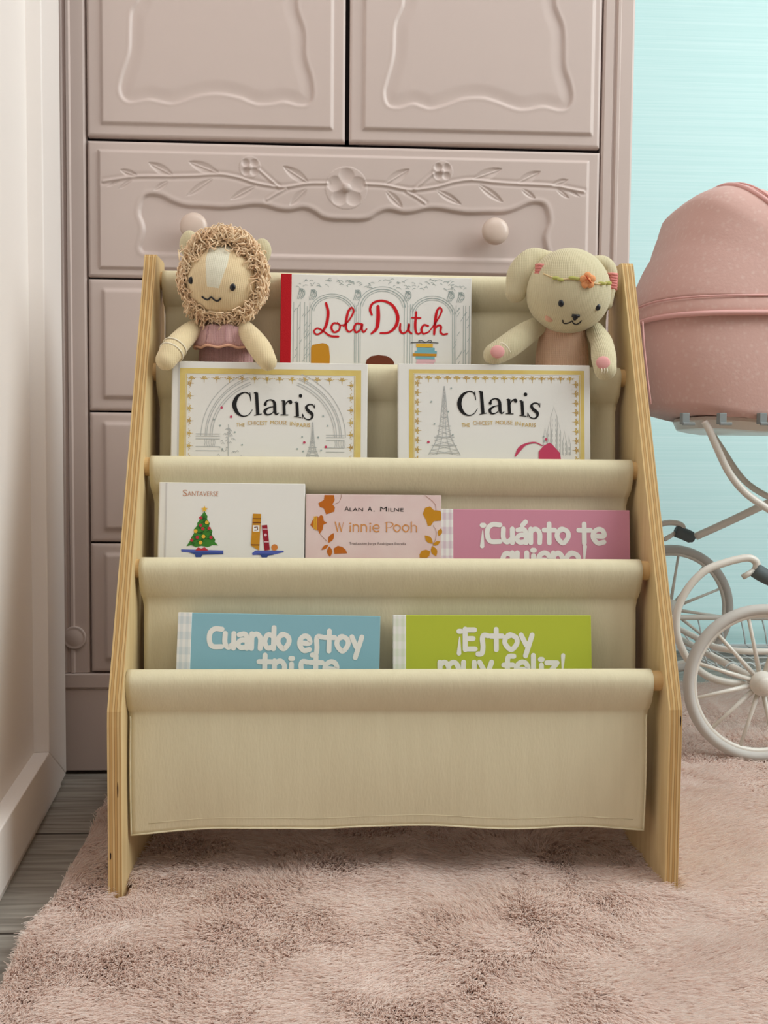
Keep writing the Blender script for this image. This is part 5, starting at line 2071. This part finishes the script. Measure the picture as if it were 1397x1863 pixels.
# skirt band round the lower edge of the hood with its piping and seam
bandv, fs = [], []
bl = [(0.000, 0.0065), (0.003, 0.009), (0.026, 0.0085), (0.030, 0.0065)]
for dz_, off in bl:
    for j in range(NT):
        a, b_ = plan(j / NT, x_l_top - off + 0.002, XE + off, CW + off)
        bandv.append((a - PO.x, b_ - PO.y, zb0 + dz_ - PO.z))
for i in range(3):
    for j in range(NT):
        j2 = (j + 1) % NT
        fs.append((i * NT + j, i * NT + j2, (i + 1) * NT + j2, (i + 1) * NT + j))
MB().add(bandv, fs).build('hood_skirt', M_COT, hood, smooth=True)
pp = [plan(j / NT, x_l_top - 0.0085, XE + .01, CW + 0.0095) for j in range(NT)]
MB().tube([(a - PO.x, b_ - PO.y, zb0 + 0.004 - PO.z) for a, b_ in pp], 0.0042, 8, closed=True).build('skirt_piping', M_PIPE, hood, smooth=True)
MB().tube([(a - PO.x, b_ - PO.y, zb0 + 0.0315 - PO.z) for a, b_ in pp], 0.0018, 6, closed=True).build('skirt_piping', M_PIPE, hood, smooth=True)
# vertical seam at the left end of the cot
MB().tube(spline([PW(1169, 585, yn + .02), PW(1173, 640, yn + .02), PW(1184, 735, yn + .025)], 12), 0.0012, 6).build('side_seam', M_PIPE, cot, smooth=True)


def wheel(cx, cy, cz, r, nsp, a0, spoke_r):
    tyre_r = r * 0.068
    rimR = r - tyre_r * 1.0
    c = Vector((cx, cy, cz)) - PO
    prof_n = 64
    rim = MB().tube([c + Vector(((rimR - tyre_r * .95) * math.cos(2 * PI * j / prof_n), 0, (rimR - tyre_r * .95) * math.sin(2 * PI * j / prof_n))) for j in range(prof_n)], tyre_r * 0.55, 10, closed=True, flat=1.0)
    w_ = rim.build('wheel', M_METAL, pram, smooth=True)
    ty = MB()
    vs, fs = [], []
    npf = 14
    for j in range(96):
        a = 2 * PI * j / 96
        for q in range(npf):
            b_ = 2 * PI * q / npf
            rr_ = rimR + tyre_r * math.cos(b_)
            vs.append(c + Vector((rr_ * math.cos(a), tyre_r * 1.15 * math.sin(b_), rr_ * math.sin(a))))
    for j in range(96):
        for q in range(npf):
            j2, q2 = (j + 1) % 96, (q + 1) % npf
            fs.append((j * npf + q, j * npf + q2, j2 * npf + q2, j2 * npf + q))
    ty.add(vs, fs).build('tyre', M_TYRE, w_, smooth=True)
    hub = MB().lathe([(r * .10, 0.016), (r * .15, 0.010), (r * .16, -0.004), (r * .155, -0.008), (r * .115, -0.011), (r * .11, -0.017), (r * .085, -0.021), (r * .03, -0.0225), (0.0004, -0.023)], c, 'Y', 32)
    hub.build('hub', M_METAL, w_, smooth=True)
    for k in range(nsp):
        a = a0 + 2 * PI * k / nsp
        d = Vector((math.cos(a), 0, math.sin(a)))
        MB().tube([c + d * r * .12, c + d * r * .5, c + d * (rimR - tyre_r * .9)], [spoke_r * 1.35, spoke_r, spoke_r * .95], 8).build('spoke', M_METAL, w_, smooth=True)
    return c


nh = at(1385, 1243, PY0)
fh = at(1218, 1108, PY1)
r_near = nh.z - RUG_Z - 0.004
r_near = 0.1245
wheel(nh.x, PY0, RUG_Z + 0.006 + r_near, r_near, 12, math.radians(13), 0.0031)
r_far = 0.136
wheel(fh.x, PY1, max(fh.z, RUG_Z + r_far + 0.003), r_far, 12, math.radians(22), 0.0029)
# the two wheels at the handle end
wheel(nh.x + 0.52, PY0, RUG_Z + 0.006 + r_near, r_near, 12, math.radians(5), 0.0031)
wheel(nh.x + 0.50, PY1, RUG_Z + 0.006 + r_near, r_near, 12, math.radians(9), 0.0031)
zax = RUG_Z + 0.006 + r_near
for xo in (0.0, 0.52):
    p0 = Vector((nh.x + xo, PY0, zax)) - PO
    p1 = Vector((nh.x + xo, PY1, zax)) - PO
    MB().tube([p0, p1], 0.0062, 12).build('axle', M_METAL, pram, smooth=True)

# frame tubes
YN, YF = 0.515, 0.925
TR = 0.0062
for Y, dx in ((YN, 0.0), (YF, 0.0)):
    if Y == YN:
        # curved spring from the strap round to the axle
        pts = [PW(1376, 1036, Y), PW(1376, 1024, Y), PW(1366, 1016, Y), PW(1350, 1016, Y), PW(1318, 1024, Y), PW(1283, 1038, Y), PW(1253, 1068, Y), PW(1234, 1105, Y), PW(1230, 1140, Y), PW(1236, 1170, Y), PW(1256, 1205, Y), PW(1300, 1236, Y), PW(1385, 1250, Y)]
        strap = [PW(1372, 1036, Y), PW(1388, 1046, Y), PW(1420, 1062, Y), PW(1470, 1092, Y)]
        tail = [PW(1351, 1050, Y), PW(1372, 1038, Y)]
        brace = None
    else:
        pts = [PW(1243, 965, Y), PW(1240, 956, Y), PW(1226, 951, Y), PW(1204, 953, Y), PW(1160, 968, Y), PW(1120, 1010, Y), PW(1105, 1060, Y), PW(1115, 1120, Y), PW(1150, 1150, Y), PW(1218, 1165, Y)]
        strap = [PW(1229, 966, Y), PW(1245, 972, Y), PW(1262, 980, Y)]
        tail = [PW(1208, 982, Y), PW(1228, 970, Y)]
    MB().tube(spline(pts, 60), TR * (1.0 if Y == YN else 0.95), 12).build('spring', M_METAL, pram, smooth=True)
    MB().tube(spline(strap, 12), [0.0115] + [0.0125] * 10 + [0.0100, 0.0085], 12, flat=1.0).build('strap', M_STRAP, pram, smooth=True)
    MB().tube(tail, TR * .75, 10).build('spring_end', M_METAL, pram, smooth=True)
# long push bar stay from the tray, crossing stay
Y = 0.60
MB().tube(spline([PW(1281, 766, Y), PW(1290, 782, Y), PW(1303, 812, Y), PW(1325, 858, Y), PW(1352, 893, Y), PW(1385, 918, Y), PW(1420, 938, Y), PW(1480, 960, Y)], 40), TR, 12).build('cot_stay', M_METAL, pram, smooth=True)
MB().tube(spline([PW(1266, 976, .86), PW(1330, 947, .82), PW(1400, 914, .78), PW(1500, 870, .74)], 30), 0.0075, 12).build('cross_stay', M_METAL, pram, smooth=True)
MB().tube(spline([PW(1281, 766, .86), PW(1310, 812, .86), PW(1360, 880, .86), PW(1440, 925, .86)], 30), TR, 12).build('cot_stay', M_METAL, pram, smooth=True)

# wire basket between the wheels
bx0, bx1, by0, by1 = 0.585, 1.02, 0.58, 0.93
zr, zf = 0.150, 0.098


def rrect(x0_, x1_, y0_, y1_, r_, z_, n_=8):
    o_ = []
    for cx_, cy_, a0 in ((x1_ - r_, y1_ - r_, 0), (x0_ + r_, y1_ - r_, 90), (x0_ + r_, y0_ + r_, 180), (x1_ - r_, y0_ + r_, 270)):
        for i in range(n_ + 1):
            a = math.radians(a0 + 90 * i / n_)
            o_.append(Vector((cx_ + r_ * math.cos(a), cy_ + r_ * math.sin(a), z_)) - PO)
    return o_


bk = MB()
bk.tube(rrect(bx0, bx1, by0, by1, 0.05, zr), 0.0055, 10, closed=True)
bsk = bk.build('wire_basket', M_METAL, pram, smooth=True)
wi = MB()
wi.tube(rrect(bx0 + .03, bx1 - .03, by0 + .03, by1 - .03, 0.03, zf), 0.0028, 8, closed=True)
for i in range(9):
    x = bx0 + 0.04 + (bx1 - bx0 - 0.08) * i / 8
    wi.tube([Vector((x, by0 + .032, zf)) - PO, Vector((x, by1 - .032, zf)) - PO], 0.0016, 6)
    for ya, yb in ((by0, by0 + .03), (by1, by1 - .03)):
        if 0 < i < 8:
            wi.tube([Vector((x, ya, zr)) - PO, Vector((x, ya + (yb - ya) * .6, zr - .025)) - PO, Vector((x, yb, zf)) - PO], 0.0016, 6)
for i in range(6):
    y = by0 + 0.04 + (by1 - by0 - 0.08) * i / 5
    wi.tube([Vector((bx0 + .032, y, zf)) - PO, Vector((bx1 - .032, y, zf)) - PO], 0.0016, 6)
    for xa, xb in ((bx0, bx0 + .03), (bx1, bx1 - .03)):
        if 0 < i < 5:
            wi.tube([Vector((xa, y, zr)) - PO, Vector((xa + (xb - xa) * .6, y, zr - .025)) - PO, Vector((xb, y, zf)) - PO], 0.0016, 6)
# twisted scroll wire along the near side
for ph in (0, PI):
    wi.tube([Vector((bx0 + .0 + 0.30 * i / 60, by0 - .004, zr - .028 + 0.010 * math.sin(i * .55 + ph))) - PO for i in range(61)], 0.0014, 6)
wi.build('basket_wires', M_WIRE, bsk, smooth=True)
